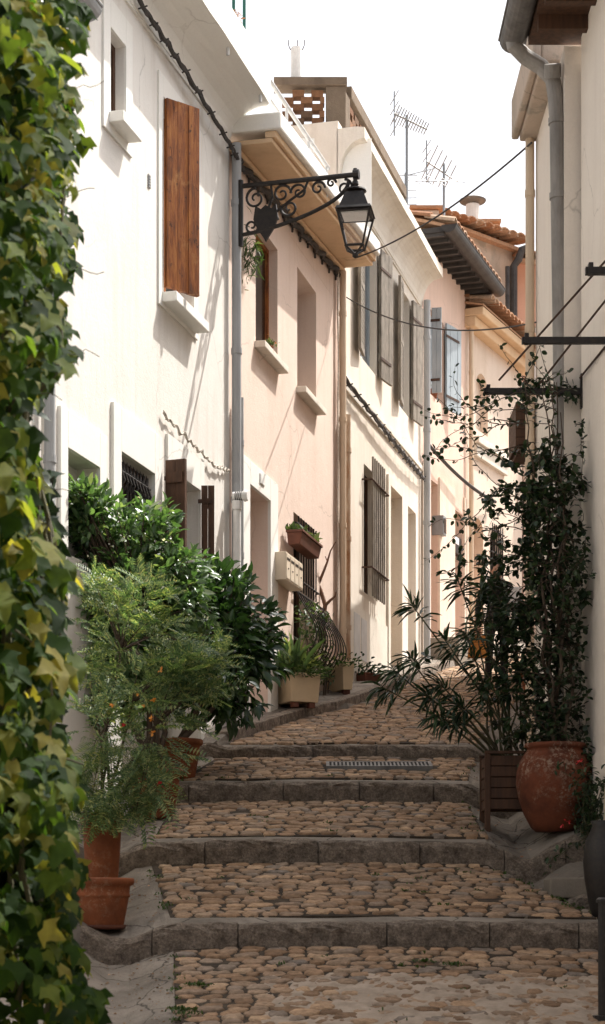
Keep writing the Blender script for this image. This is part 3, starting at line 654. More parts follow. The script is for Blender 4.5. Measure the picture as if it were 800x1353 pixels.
for z in (lerp(gw[2], gw[3], .18), lerp(gw[2], gw[3], .86)): mb.tube([F3.w(gw[0]-.12, -.02, z), F3.w(gw[0]-.1, .14, z), F3.w(gw[1]+.1, .14, z), F3.w(gw[1]+.12, -.02, z)], .014, 6)
mb.build_each('window_bar', 'iron_rust', wn)
panel_door(F3, r3, *d1[:4], .28, 'tan'); panel_door(F3, r3, *d2[:4], .28, 'door_lilac'); pane_window(F3, r3, *cw[:4], .2, 'iron', 'dark_glass', 0)
mb = MB(); F3.box(mb, .1, F3.L-.1, -.01, .05, 7.0, 7.08); F3.box(mb, .1, F3.L-.1, -.01, .03, 6.9, 7.0-.003); mb.build_each('string_course', 'cream_trim', r3, bevel=.01)
mb = MB(); zb_ = h0(26)
for (x0, x1, yt, yb) in ((466, 474, 808, 868), (475.5, 483, 816, 872)): F3.box(mb, F3.s_of(x0), F3.s_of(x1), -.01, .025, F3.h_of(x0, yb), F3.h_of(x0, yt))
mb.build_each('meter_cupboard', 'door_white', r3, bevel=.004)
mb = MB(); F3.box(mb, d1[0]-.16, d1[0]-.003, -.01, .035, 3.2, d1[3]+.14); F3.box(mb, d1[1]+.003, d1[1]+.16, -.01, .035, 3.2, d1[3]+.14); F3.box(mb, d1[0]-.003, d1[1]+.003, -.01, .035, d1[3]+.003, d1[3]+.14)
mb.build('door_surround', 'cream_trim', r3, bevel=.006)
mb = MB(); F3.box(mb, .3, d1[0]-.17, -.01, .02, 2.9, F3.h_of(470, 800)); mb.build('rendered_plinth', 'cream_trim', r3)
mb = MB(); F3.box(mb, d1[0]-.14+.4, d1[0]+.0+.38, -.27, -.2, F3.h_of(515, 762), F3.h_of(515, 748)); mb.build('door_buzzer', 'iron', r3)
downpipe(F3, r3, F3.L-.05, .10, h0(29.5), 9.7, .055, 'pvc_grey', 4)
def pegged_cable(pts, name, mat, label, r=.02, step=4, tie=.05, cat='cable'):
    mb = MB(); n = 60; P_ = []
    seg = np.linspace(0, len(pts)-1, n)
    for i, t in enumerate(seg):
        k = min(int(t), len(pts)-2); q = pts[k]+(pts[k+1]-pts[k])*(t-k); P_.append(q+np.array([0, 0, -.03*abs(sin(i*.7))+random.gauss(0, .004)]))
    mb.tube(P_, r, 6)
    mb.tube([p_+np.array([.01*sin(i), .0, .02*cos(i*.9)]) for i, p_ in enumerate(P_)], r*.6, 5)
    for i in range(2, n, step):
        p_ = P_[i]
        mb.tube([p_+np.array([-tie*.4, 0, tie]), p_+np.array([tie*.4, 0, -tie])], r*.35, 4); mb.tube([p_+np.array([tie*.7, 0, tie*.3]), p_+np.array([-tie*.8, 0, -tie*.2])], r*.35, 4)
    return tag(mb.build(name, mat), label, cat)
pegged_cable([F1.w(F1.s_of(172), .08, F1.h_of(172, -2)), F1.w(F1.s_of(225), .1, F1.h_of(225, 82)), F1.w(F1.s_of(290), .1, F1.h_of(290, 186)), F1.w(F1.L+.2, .1, F1.h_of(303, 215))], 'cable_bundle', 'cable', 'knotted dark cable bundle running under the white cornice', .022, 5, .055)
pegged_cable([F1.w(F1.s_of(212), .03, F1.h_of(212, 545)), F1.w(F1.s_of(250), .04, F1.h_of(250, 585)), F1.w(F1.s_of(280), .04, F1.h_of(280, 614)), F1.w(F1.s_of(299), .03, F1.h_of(299, 620))], 'wall_cable', 'cable_white', 'white painted cable looping on the white wall above the shuttered door', .010, 6, .02)
pegged_cable([F3.w(.05, .08, F3.h_of(462, 515)), F3.w(F3.s_of(500), .1, F3.h_of(500, 568)), F3.w(F3.s_of(530), .1, F3.h_of(530, 605)), F3.w(F3.s_of(554), .08, F3.h_of(554, 632))], 'cable_bundle', 'cable', 'thick knotted cable above the barred window of the cream house', .028, 4, .07)
# --- house 4
F4 = Facade((1.88, 29.9), (2.80, 32.5))
r4 = house('salmon_house', F4, 'narrow salmon house with blue grey shutters and a dark overhanging tiled eave')
w4 = (F4.s_of(569), F4.s_of(586), F4.h_of(569, 520), F4.h_of(569, 408), .15); d4 = (F4.s_of(568), F4.s_of(579), 3.8, F4.h_of(568, 632), .3); d5 = (F4.s_of(600), F4.s_of(612), 4.2, F4.h_of(600, 672), .3)
F4.wall(0, F4.L, 1, 10.75, [w4, d4, d5]).build('wall', 'salmon', r4)
pane_window(F4, r4, *w4[:4], .14, 'blue_wood', 'glass', 1)
leaf_shutter(F4, r4, w4[0]-.01, .16, 95, w4[2], w4[3], 'blue_wood', -1, .035, o0=.03); leaf_shutter(F4, r4, w4[1]+.01, .52, 12, w4[2]-.05, w4[3], 'blue_wood', 1, .035, o0=.03)
panel_door(F4, r4, *d4[:4], .28, 'brown_wood'); panel_door(F4, r4, *d5[:4], .28, 'door_lilac')
mb = MB(); F4.box(mb, 0, F4.L, -.01, .03, 4, 6.95); 
for q in (d4, d5): pass
mb = MB(); F4.box(mb, d4[1]+.02, d5[0]-.02, -.01, .03, 3.9, 7.15); F4.box(mb, d5[1]+.02, F4.L, -.01, .03, 3.9, 7.15); F4.box(mb, .0, d4[0]-.02, -.01, .03, 3.9, 7.15); mb.build_each('rendered_base', 'buff', r4)
mb = MB(); F4.box(mb, -.15, F4.L+.35, -.3, .42, 10.72, 10.80)
for k in range(12): a = lerp(-.1, F4.L+.25, k/11); F4.box(mb, a-.025, a+.025, .0, .40, 10.66, 10.718)
mb.build('eave', 'gutter_dark', r4)
def gutter(F, root, a0, a1, o, h, r, mat, name='gutter'):
    mb = MB(); vs = []; n = 10; 
    for a in (a0, a1):
        for rr in (r, r*.86):
            for k in range(n+1): t = pi+pi*k/n; vs.append(F.w(a, o+rr*cos(t), h+rr*sin(t)))
    m_ = n+1
    fs = [(k, k+1, 2*m_+k+1, 2*m_+k) for k in range(n)]+[(m_+k+1, m_+k, 3*m_+k, 3*m_+k+1) for k in range(n)]+[(k+1, k, m_+k, m_+k+1) for k in range(n)]+[(2*m_+k, 2*m_+k+1, 3*m_+k+1, 3*m_+k) for k in range(n)]
    fs += [(0, 2*m_, 3*m_, m_), (n, m_+n, 3*m_+n, 2*m_+n)]
    mb.add(vs, fs); mb.tube([F.w(a0, o+r, h), F.w(a1, o+r, h)], .012, 6)
    c = F.w(a0, o, h); vs = [F.w(a0-.004, o+r*cos(pi+pi*k/n), h+r*sin(pi+pi*k/n)) for k in range(n+1)]; mb.add(vs, [tuple(range(n+1))])
    return mb.build(name, mat, root)
gutter(F4, r4, -.2, F4.L+.35, .5, 10.80, .12, 'gutter_dark')
def tiles(F, root, a0, a1, o_out, o_in, h_out, h_in, wd=.2, mat='tile', name='roof_tiles', nr=None):
    mb = MB(); n = int((a1-a0)/wd); nr = nr or max(1, int(abs(o_out-o_in)/.35))
    for i in range(n):
        for j in range(nr):
            a = a0+(i+.5)*(a1-a0)/n; t0, t1 = j/nr-.03, (j+1)/nr; s_ = (a1-a0)/n*.62
            vs = []; m_ = 6
            for (t, rr, dh) in ((t0, s_, .03), (t1, s_*.85, 0)):
                o_ = lerp(o_out, o_in, t); h_ = lerp(h_out, h_in, t)+dh+random.uniform(-.008, .008)
                for lay in (1, .82):
                    for k in range(m_+1): th = pi*k/m_; vs.append(F.w(a+rr*lay*cos(th), o_, h_+rr*lay*sin(th)*.8))
            q = m_+1
            fs = [(k, k+1, 2*q+k+1, 2*q+k) for k in range(m_)]+[(q+k+1, q+k, 3*q+k, 3*q+k+1) for k in range(m_)]+[(k+1, k, q+k, q+k+1) for k in range(m_)]+[(2*q+k, 2*q+k+1, 3*q+k+1, 3*q+k) for k in range(m_)]
            mb.add(vs, fs)
    return mb.build(name, mat, root)
rf = MB(); 
rf.hexa([F4.w(-.1, .40, 10.81), F4.w(F4.L+.3, .40, 10.81), F4.w(F4.L+.3, -3, 11.9), F4.w(-.1, -3, 11.9), F4.w(-.1, .40, 10.86), F4.w(F4.L+.3, .40, 10.86), F4.w(F4.L+.3, -3, 11.95), F4.w(-.1, -3, 11.95)])
rfo = rf.build('roof', 'tile', r4); tiles(F4, rfo, -.1, F4.L+.3, .46, -3, 10.87, 11.95, .2)
mb = MB(); ck = P(562, 300, 31.5); mb.box(ck[0]-.2, ck[0]+.22, 31.3, 31.8, ck[2]-.4, ck[2]+.22); cs_ = mb.build('chimney', 'plaster_old', rfo, bevel=.02)
mb = MB(); mb.box(ck[0]-.27, ck[0]+.3, 31.25, 31.85, ck[2]+.222, ck[2]+.28); mb.box(ck[0]-.1, ck[0]+.36, 31.25, 31.6, ck[2]+.02, ck[2]+.07); mb.build('chimney_cap', 'tile', cs_, bevel=.01)
mb = MB(); 
F4.box(mb, d4[1]-.02, d4[1]+.16, -.1, .10, F4.h_of(572, 702), F4.h_of(572, 676)); ms = mb.build('meter_box', 'zinc', r4, bevel=.008)
mb = MB(); F4.box(mb, d4[1]+.0, d4[1]+.14, .101, .106, F4.h_of(572, 699), F4.h_of(572, 680)); mb.build('meter_window', 'dark_glass', ms)
mb = MB(); F4.box(mb, F4.s_of(600), F4.s_of(612)-.02, -.1, -.02, F4.h_of(600, 727), F4.h_of(600, 704)); nb = mb.build('notice_board', 'iron', r4)
mb = MB(); F4.box(mb, F4.s_of(603), F4.s_of(608), -.019, -.015, F4.h_of(603, 717), F4.h_of(603, 708)); mb.build('notice_sheet', 'paper', nb)
# door stoops
for (px0, px1, yy, F, hh, lab, oo) in ((556, 597, 877, F4, .28, 'pale stone doorstep block at the foot of the salmon house', .55), (600, 622, 873, F4, .35, 'small rendered doorstep beside the salmon house doorway at the corner', .35)):
    a0_, a1_ = F.s_of(px0+6), F.s_of(px1+4); q = F.w((a0_+a1_)/2, oo/2, 0); z = h0(q[1]); mb = MB(); F.box(mb, a0_, a1_, -.0, oo, z-.2, z+hh); tag(mb.build('doorstep', 'concrete', bevel=.02), lab, 'doorstep')
# --- house 5: low gabled one with arch
F5 = Facade((2.80, 32.5), (4.10, 35.3))
r5 = house('buff_house', F5, 'small buff house with broken tiled eave, arched niche and orange arched door')
ar = (F5.s_of(626), F5.s_of(639), 4.3, F5.h_of(626, 682), .22); aw = (F5.s_of(648), F5.s_of(664), F5.h_of(648, 768), F5.h_of(648, 690), .2); ni = (F5.s_of(629), F5.s_of(645), F5.h_of(629, 566), F5.h_of(629, 488), .1)
F5.wall(0, F5.L, 1, 10.4, [ar, aw, ni]).build('wall', 'buff', r5)
def arch_fill(F, root, o, mat, d=.2):
    a0, a1, z0, z1 = o[:4]; r = (a1-a0)/2; mb = MB(); c = (a0+a1)/2
    for sg in (-1, 1):
        pts = [(c+sg*r*1.02, z1+.01)]+[(c+sg*r*cos(t), z1-r+r*sin(t)) for t in np.linspace(0, pi/2, 9)]+[(c, z1+.01)]
        n = len(pts); vs = [F.w(a, .003, z) for a, z in pts]+[F.w(a, -d+.003, z) for a, z in pts]
        mb.add(vs, [tuple(range(n)), tuple(range(n, 2*n))[::-1]]+[(k, (k+1) % n, n+(k+1) % n, n+k) for k in range(n)])
    return mb.build('arch', mat, root)
for o_, mt_ in ((ar, 'buff'), (aw, 'buff'), (ni, 'buff')): arch_fill(F5, r5, o_, mt_, o_[4])
M['door_orange'] = simple('ochre_door', (.55, .27, .08), (.42, .2, .06), .6, 0, 4, .1)
panel_door(F5, r5, *ar[:4], .2, 'door_orange'); wn = pane_window(F5, r5, *aw[:4], .19, 'brown_wood', 'dark_glass', 1); grille(F5, wn, *aw[:4], .03, 6, .012, 3)
mb = MB(); F5.box(mb, F5.s_of(625), F5.s_of(668), -.01, .12, F5.h_of(625, 585), F5.h_of(625, 576)); F5.box(mb, F5.s_of(626), F5.s_of(667), -.01, .07, F5.h_of(625, 602), F5.h_of(625, 586)); mb.build('string_course', 'cream_trim', r5, bevel=.01)
mb = MB(); F5.box(mb, -.05, F5.L+.1, -.01, .34, 10.28, 10.42); F5.box(mb, -.05, F5.L+.1, -.01, .2, 10.1, 10.278); mb.build('eave', 'peach_soffit', r5, bevel=.02)
mb = MB(); mb.hexa([F5.w(-.05, .34, 10.43), F5.w(F5.L+.1, .34, 10.43), F5.w(F5.L+.1, -2, 11.0), F5.w(-.05, -2, 11.0), F5.w(-.05, .34, 10.46), F5.w(F5.L+.1, .34, 10.46), F5.w(F5.L+.1, -2, 11.05), F5.w(-.05, -2, 11.05)]); rf5 = mb.build('roof', 'tile', r5)
tiles(F5, rf5, -.05, F5.L+.1, .42, -2, 10.5, 11.06, .2)
downpipe(F5, r5, .08, .08, 4.4, 10.1, .04, 'pvc_beige', 3)
# --- house 6: tall plaster house behind + pink house
F6 = Facade((2.4, 37.2), (4.35, 38.4)); 
def P6(px, py, Y=38): return P(px, py, Y)
a_, b_ = P(560, 300, 37), P(681, 318, 38.6)
F6 = Facade((a_[0], 37), (b_[0], 38.6)); zt = P(600, 306, 37.6)[2]
r6 = house('plaster_house', F6, 'tall old plaster house with crooked orange ridge tiles closing the view, beside the pink house')
F6.wall(0, F6.L, 1, zt, [], 6).build('wall', 'plaster_old', r6)
mb = MB(); mb.hexa([F6.w(-.1, .22, zt+.0), F6.w(F6.L+.1, .22, zt-.12), F6.w(F6.L+.1, -4, zt+.6), F6.w(-.1, -4, zt+.7), F6.w(-.1, .22, zt+.07), F6.w(F6.L+.1, .22, zt-.05), F6.w(F6.L+.1, -4, zt+.67), F6.w(-.1, -4, zt+.77)]); rf6 = mb.build('roof', 'tile', r6)
tiles(F6, rf6, -.1, F6.L+.1, .3, -4, zt+.06, zt+.8, .22)
mb = MB(); c_ = P(630, 303, 38.5); mb.hexa([(c_[0]-.3, 38.3, c_[2]-.4), (c_[0]+.42, 38.3, c_[2]-.4), (c_[0]+.42, 38.8, c_[2]-.4), (c_[0]-.3, 38.8, c_[2]-.4), (c_[0]-.3, 38.3, c_[2]+.08), (c_[0]+.3, 38.3, c_[2]+.08), (c_[0]+.3, 38.8, c_[2]+.08), (c_[0]-.3, 38.8, c_[2]+.08)])
ck = mb.build('chimney', 'plaster_old', rf6); mb = MB(); mb.box(c_[0]-.38, c_[0]+.48, 38.25, 38.85, c_[2]+.082, c_[2]+.13); mb.build('chimney_cap', 'tile', ck)
mb = MB(); c2 = P(625, 292, 38.5); mb.tube([c2, c2+np.array([0, 0, .33])], .14, 16); mp_ = mb.build('flue', 'white_metal', rf6)
mb = MB(); mb.lathe(c2+np.array([0, 0, .33]), [(.1, 0), (.26, .06), (.28, .09), (.2, .13), (0, .14)], 16); mb.build('flue_cowl', 'zinc_dark', mp_)
mb = MB(); q = P(678, 346, 38); mb.tube([P(702, 326, 38), P(690, 330, 38), P(686, 342, 38), P(679, 352, 38), P(679, 760, 38)], .08, 10); mb.tube([P(671, 352, 37.8), P(672, 760, 37.8)], .045, 8); mb.build_each('downpipe', 'gutter_dark', r6)
F7 = Facade((b_[0]+.02, 38.75), (b_[0]+2.6, 39.2)); z7 = P(690, 345, 38.8)[2]
r7 = house('pink_house', F7, 'salmon pink house with one white framed window, right of the old plaster house')
w7 = (F7.s_of(701), F7.s_of(714), F7.h_of(701, 520), F7.h_of(701, 440), .1)
F7.wall(0, F7.L, 1, z7, [w7], 5).build('wall', 'pink', r7); surround(F7, r7, *w7[:4], .1, .04); pane_window(F7, r7, *w7[:4], .08, 'white_metal', 'dark_glass', 1)
mb = MB(); mb.hexa([F7.w(-.1, .6, z7-.25), F7.w(F7.L, .6, z7-.4), F7.w(F7.L, -3, z7+.6), F7.w(-.1, -3, z7+.9), F7.w(-.1, .6, z7-.15), F7.w(F7.L, .6, z7-.3), F7.w(F7.L, -3, z7+.7), F7.w(-.1, -3, z7+1.0)]); rf7 = mb.build('roof', 'tile', r7); tiles(F7, rf7, -.1, F7.L, .6, -3, z7-.14, z7+1.0, .22)
# closing wall between buff house and the far houses so the lane ends in buildings
F8 = Facade((4.12, 35.4), (9.5, 37.6)); r8 = house('far_house', F8, 'plain buff rear house mostly hidden behind the climbing vine')
w8 = (F8.s_of(716), F8.s_of(738), F8.h_of(716, 740), F8.h_of(716, 640), .15)
F8.wall(.02, F8.L, 1, F8.h_of(700, 520), [w8], 4).build('wall', 'salmon', r8); pane_window(F8, r8, *w8[:4], .14, 'brown_wood', 'dark_glass', 1); surround(F8, r8, *w8[:4], .12, .03, 'cream_trim')
# --- house 0 (left neighbour, mostly behind the ivy)
F0 = Facade((-3.3, 9.8), (-2.03, 14.68)); r0 = house('left_house', F0, 'white house at the left edge hidden behind the ivy, only its gutter showing')
F0.wall(0, F0.L, -2, 6.85, []).build('wall', 'white', r0)
mb = MB(); F0.box(mb, -.2, F0.L-.25, -.3, .45, 6.86, 6.93); mb.build('eave', 'brown_wood', r0)
gu = gutter(F0, r0, .5, F0.L-.05, .42, 6.97, .105, 'pvc_grey'); gq = MB()
for k in range(7): a = F0.L-.05; 
mb = MB(); vs = [F0.w(F0.L-.048, .42+.105*cos(t), 6.97+.105*sin(t)) for t in np.linspace(pi, 2*pi, 12)]; mb.add(vs, [tuple(range(12))]); mb.build('gutter_end', 'pvc_grey', gu)
downpipe(F0, r0, F0.L-.02, .08, -.2, 6.8, .045, 'pvc_grey', 3)
# --- garden wall carrying the ivy
mb = MB(); mb.box(-1.75, -1.36, -1, 7.3, -2.2, 3.6); wl = mb.build('garden_wall', 'beige', bevel=.02); tag(wl, 'beige rendered wall at the left edge wholly covered by the big ivy', 'wall')
# --- right: near house, second house, third house
FR = Facade((2.3, 0), (2.3, 15.6)); FR.n = -FR.n
rr = thing('beige_house', (2.3, 8, -.5), 'beige house on the right with big grey gutter pipe and iron vine bars', 'house', 'old town houses along the stepped lane')
FR.wall(9.6, 15.6, -3, 7.25, [], 6).build('wall', 'beige', rr); FR.wall(0, 9.59, -3, 6.2, [], 6).build('unseen_wing', 'beige', rr)  # unseen near wing, added low so the sun reaches the ivy
mb = MB(); FR.box(mb, 9.6, 15.75, -.1, .42, 7.252, 7.33)
for k in range(13): FR.box(mb, 9.7+k*.46, 9.78+k*.46, .0, .40, 7.14, 7.25)
mb.build('eave', 'brown_wood', rr)
gutter(FR, rr, 9.6, 15.9, .53, 7.36, .115, 'zinc_dark')
mb = MB(); FR.box(mb, 11.5, 15.62, -.02, .03, -.5, h0(15.5)+.5); mb.build('plinth', 'beige', rr)
mb = MB(); tp = [P(676, 38, 15.75), P(680, 60, 15.75), P(694, 74, 15.8), P(716, 88, 15.82), P(731, 104, 15.8), P(735, 130, 15.78), P(737, 160, 15.76)]
mb.tube(tp, .066, 16)
def colr(p, r): mb.tube([p-np.array([0, 0, .025]), p+np.array([0, 0, .025])], r, 16)
bot = P(749, 985, 15.75); top = tp[-1]
mb.tube([top, bot], .066, 16)
for t in (.0, .12, .4, .62, .85): colr(top+(bot-top)*t, .076)
mb.tube([P(731, 84, 15.7), P(731, 102, 15.75)], .07, 16)
mb.build('downpipe', 'pipe_lead', rr, smooth=False)
mb = MB(); pts = []
for k in range(60): t = k/59; p_ = top+(bot-top)*t; pts.append(p_+np.array([.085+.02*sin(k*.9), -.03, 0]))
mb.tube(pts, .008, 5)
pts = [top+(bot-top)*(.55+.0075*k)+np.array([.09*cos(k*1.1), -.06-.03*sin(k*1.1), 0]) for k in range(50)]; mb.tube(pts, .006, 5)
tag(mb.build('wire', 'cable'), 'thin dark wire wound round the big grey downpipe on the right', 'wire')
mb = MB(); pts = [P(771+2*sin(k*.5), 560+k*20, 15.5)+np.array([.02, 0, 0]) for k in range(22)]; mb.tube(pts, .012, 6); mb.build('conduit', 'cable_white', rr)
FR2 = Facade((2.17, 15.66), (2.17, 17.6)); FR2.n = -FR2.n
r9 = thing('narrow_house', (2.3, 16.6, .9), 'narrow house behind the grey downpipe with peeling roof slab and beige pipe', 'house', 'old town houses along the stepped lane')
FR2.wall(0, 1.94, 0, 7.2, [], 5).build('wall', 'beige', r9)
mb = MB(); FR2.box(mb, .3, 1.95, -.2, .15, 7.202, 7.75); FR2.box(mb, .3, 2.0, .15, .22, 7.24, 7.62); mb.build('roof_slab', 'plaster_old', r9, bevel=.02)
downpipe(FR2, r9, 1.88, .06, .9, 7.2, .042, 'pvc_beige', 5)
FR3 = Facade((2.75, 18.6), (3.55, 28.2)); FR3.n = -FR3.n
r10 = thing('right_hand_house', (3.0, 23, 2.6), 'pale house further up on the right, hidden behind the pipe and vine, shading the lane', 'house', 'old town houses along the stepped lane')
FR3.wall(-.9, FR3.L, 0, 9.6, [(2, 2.9, 2.2, 4.6), (5, 5.9, 4.2, 5.6), (7, 7.9, 3.2, 5.4)], 5).build('wall', 'beige', r10)
for q in ((2, 2.9, 2.2, 4.6), (7, 7.9, 3.2, 5.4)): panel_door(FR3, r10, *q, .2, 'brown_wood')
pane_window(FR3, r10, 5, 5.9, 4.2, 5.6, .2)
# dark timber balcony of the narrow house
mb = MB(); b0, b1 = P(683, 545, 17.9), P(742, 598, 17.9)
mb.box(b0[0], 2.35, 17.7, 18.3, b1[2]-.02, b1[2]+.03)
for k in range(5): z = lerp(b1[2]+.06, b0[2], k/4); mb.box(b0[0], 2.35, 17.7, 17.73, z-.04, z+.035); mb.box(b0[0]-.03, b0[0], 17.7, 18.3, z-.04, z+.035)
bl = mb.build('timber_balcony', 'brown_wood', r9)
# ------------------------------------------------------------------ street lamp on its scrolled bracket
lb = F1.w(F1.L-.02, .15, 7.50); nd = np.array([F1.n[0], F1.n[1], 0.])
lamp = thing('street_lamp', tuple(lb), 'black iron lantern hanging from a scrolled wall bracket on the white house', 'street lamp')
def LB(x, z): return lb+nd*x+np.array([0, 0, z])
mb = MB(); mb.tube([LB(-.02, .06), LB(-.02, -.62)], .028, 8); mb.tube([LB(0, 0), LB(1.20, .0)], .026, 8); mb.tube([LB(1.17, 0), LB(1.23, 0)], .05, 10)
mb.tube([LB(1.19, .06), LB(1.19, -.12)], .022, 8)
arc = [LB(.0+1.16*t, -.52+.50*t**1.0*(1-.25*sin(pi*t))) for t in np.linspace(0, 1, 20)]; arc = [LB(1.12*sin(t*pi/2)**1.15, -.5+.44*(1-cos(t*pi/2))**.8) for t in np.linspace(0, 1, 20)]
mb.tube(arc, .02, 7)
mb.build('bracket_arm', 'iron', lamp)
mb = MB()
def spiral(cx, cz, r, turns, a0, sg=1, th=.014):
    mb.tube([LB(cx+r*(1-.8*t)*cos(a0+sg*turns*2*pi*t), cz+r*(1-.8*t)*sin(a0+sg*turns*2*pi*t)) for t in np.linspace(0, 1, 26)], [th*(1-.3*t) for t in np.linspace(0, 1, 26)], 6)
spiral(.42, -.12, .10, 1.4, 0); spiral(.60, -.12, .09, 1.3, pi, -1); spiral(.80, -.10, .075, 1.3, 0); spiral(1.08, -.12, .085, 1.5, pi/2, -1); spiral(.14, -.14, .11, 1.4, pi/2); spiral(.50, -.27, .09, 1.3, pi, 1); spiral(.10, -.42, .08, 1.3, 0, -1); spiral(.94, -.06, .05, 1.3, 0, 1); spiral(.32, -.38, .06, 1.2, 0, 1)
mb.tube([LB(.7, 0), LB(.66, -.1), LB(.5, -.2), LB(.36, -.3)], .014, 6); mb.tube([LB(.3, 0), LB(.32, -.14), LB(.26, -.3)], .014, 6)
mb.build('scrollwork', 'iron', lamp)
mb = MB()   # shield with crown shape
sh = [(.14, -.22), (.20, -.26), (.25, -.22), (.31, -.26), (.36, -.22), (.38, -.36), (.34, -.46), (.27, -.56), (.25, -.60), (.23, -.56), (.16, -.46), (.12, -.36)]
sd = np.array([F1.u[0], F1.u[1], 0])*.015
mb.add([LB(x, z)-sd for x, z in sh]+[LB(x, z)+sd for x, z in sh], [tuple(range(12)), tuple(range(12, 24))[::-1]]+[(k, (k+1) % 12, 12+(k+1) % 12, 12+k) for k in range(12)])
mb.build('shield', 'iron', lamp)
lc = LB(1.19, -.09)
def ring(z, w): return [lc+np.array([sx*w, sy*w, z]) for sx, sy in ((-1, -1), (1, -1), (1, 1), (-1, 1))]
rot = -.15
def ring(z, w): return [lc+.9*np.array([cos(rot)*sx*w-sin(rot)*sy*w, sin(rot)*sx*w+cos(rot)*sy*w, z]) for sx, sy in ((-1, -1), (1, -1), (1, 1), (-1, 1))]
mb = MB(); mb.lathe(lc, [(0, .03), (.03, .02), (.035, -.01), (.02, -.03), (.06, -.05), (.11, -.065), (.115, -.08), (.07, -.09), (.085, -.12), (.10, -.13), (0, -.13)], 20)
mb.hexa(ring(-.30, .165)+ring(-.12, .10)); mb.hexa(ring(-.335, .205)+ring(-.301, .185)); 
mb.build('lamp_hood', 'iron', lamp)
mb = MB()
for a, b_ in zip(ring(-.34, .185), ring(-.72, .095)): mb.tube([a, b_], .012, 6)
for z, w_ in ((-.72, .098), (-.36, .180)):
    r_ = ring(z, w_)
    for k in range(4): mb.tube([r_[k], r_[(k+1) % 4]], .013, 6)
for p_ in ring(-.72, .095): mb.tube([p_, lc+np.array([0, 0, -.72])], .011, 6)
mb.lathe(lc+np.array([0, 0, -.73]), [(0, .04), (.03, .02), (.03, -.01), (0, -.03)], 12)
mb.build('lantern_frame', 'iron', lamp)
gm, t_, b__ = base_mat('lamp_glass', .05, spec=.5); tb = N(t_, 'ShaderNodeBsdfTransparent'); mx = N(t_, 'ShaderNodeMixShader'); mx.inputs[0].default_value = .12
t_.links.new(tb.outputs[0], mx.inputs[1]); t_.links.new(b__.outputs[0], mx.inputs[2]); t_.links.new(mx.outputs[0], t_.nodes['Material Output'].inputs[0]); b__.inputs['Base Color'].default_value = (.5, .5, .5, 1)
mb = MB(); a, b_ = ring(-.345, .178), ring(-.715, .092)
mb.add(b_+a, [(0, 1, 5, 4), (1, 2, 6, 5), (2, 3, 7, 6), (3, 0, 4, 7)]); mb.build('glass', gm, lamp)
mb = MB(); mb.hexa(ring(-.375, .14)+ring(-.345, .15)); mb.build('reflector', 'white_metal', lamp)
# ------------------------------------------------------------------ security siren + letterboxes
c = F1.w(F1.L-.12, .10, F1.h_of(306, 662)); vt = thing('flue_vent', tuple(c), 'white horizontal vent cowl on a white pipe beside the grey downpipe', 'vent')
mb = MB(); z = np.array([0, 0, 1.]); mb.tube([c-nd*.02, c+nd*.10], .045, 14); mb.tube([c+nd*.101, c+nd*.14], [.062, .05], 14); mb.build('cowl', 'white_metal', vt)
mb = MB(); p_ = c+nd*.02; mb.tube([p_-z*.05, np.array([p_[0], p_[1], h0(19.3)+.1])], .04, 14); mb.tube([p_-z*.14, p_-z*.05], .052, 14); mb.build('pipe', 'white_metal', vt)
mb = MB()
for k in range(4): q = c+nd*(.01+k*.02); mb.tube([q, q+nd*.008], .048, 14)
mb.build('slots', 'iron', vt)
a0_ = F2.s_of(361); mbt = F2.h_of(361, 725, .3)
c = F2.w(a0_+.4, .15, F2.h_of(361, 768, .3)); mt = thing('letterboxes', tuple(c), 'cream metal bank of letterboxes fixed to the peach wall above the planters', 'letterbox')
aa0 = F2.s_of(361.5, .04); zt, zb = F2.h_of(379, 729, .16), F2.h_of(379, 766, .16)
a_n = F2.s_of(378, .16); a_f = F2.s_of(400, .16)
mb = MB(); F2.box(mb, a_n, a_f, .0, .16, zb, zt); bd = mb.build('box', 'mail', mt, bevel=.006)
mb = MB(); n_ = 4
for k in range(n_):
    x0, x1 = lerp(a_n, a_f, k/n_)+.012, lerp(a_n, a_f, (k+1)/n_)-.012; F2.box(mb, x0, x1, .161, .166, zb+.02, zt-.02)
mb.build_each('flap', 'mail', mt, bevel=.003)
mb = MB()
for k in range(n_):
    x0, x1 = lerp(a_n, a_f, k/n_)+.03, lerp(a_n, a_f, (k+1)/n_)-.03; F2.box(mb, x0, x1, .1665, .169, zt-.09, zt-.06); F2.box(mb, (x0+x1)/2-.012, (x0+x1)/2+.012, .1665, .172, lerp(zb, zt, .4), lerp(zb, zt, .45))
mb.build_each('slot', 'iron', mt)
# ------------------------------------------------------------------ foliage tools
def T_leaf():   # pointed folded leaf, unit length along +Y
    return np.array([(0, 0, 0), (.2, .25, .07), (.24, .5, .09), (.14, .8, .04), (0, 1.05, -.10), (-.14, .8, .04), (-.24, .5, .09), (-.2, .25, .07), (0, .4, 0), (0, .75, -.03)]), [(0, 1, 8), (1, 2, 9, 8), (2, 3, 9), (3, 4, 9), (0, 8, 7), (8, 9, 6, 7), (9, 5, 6), (9, 4, 5)]
def T_ivy():
    v = np.array([(0, 0, 0), (.28, -.10, .03), (.50, .16, .0), (.72, .42, -.10), (.42, .50, .05), (.30, .62, .05), (.22, .82, .0), (0, 1.12, -.16), (-.22, .82, .0), (-.30, .62, .05), (-.42, .50, .05), (-.72, .42, -.10), (-.50, .16, .0), (-.28, -.10, .03), (0, .45, -.04)])
    return v, [(0, 1, 14), (1, 2, 14), (2, 3, 4), (2, 4, 14), (4, 5, 14), (5, 6, 14), (6, 7, 14), (7, 8, 14), (8, 9, 14), (9, 10, 14), (10, 12, 14), (10, 11, 12), (12, 13, 14), (13, 0, 14)]
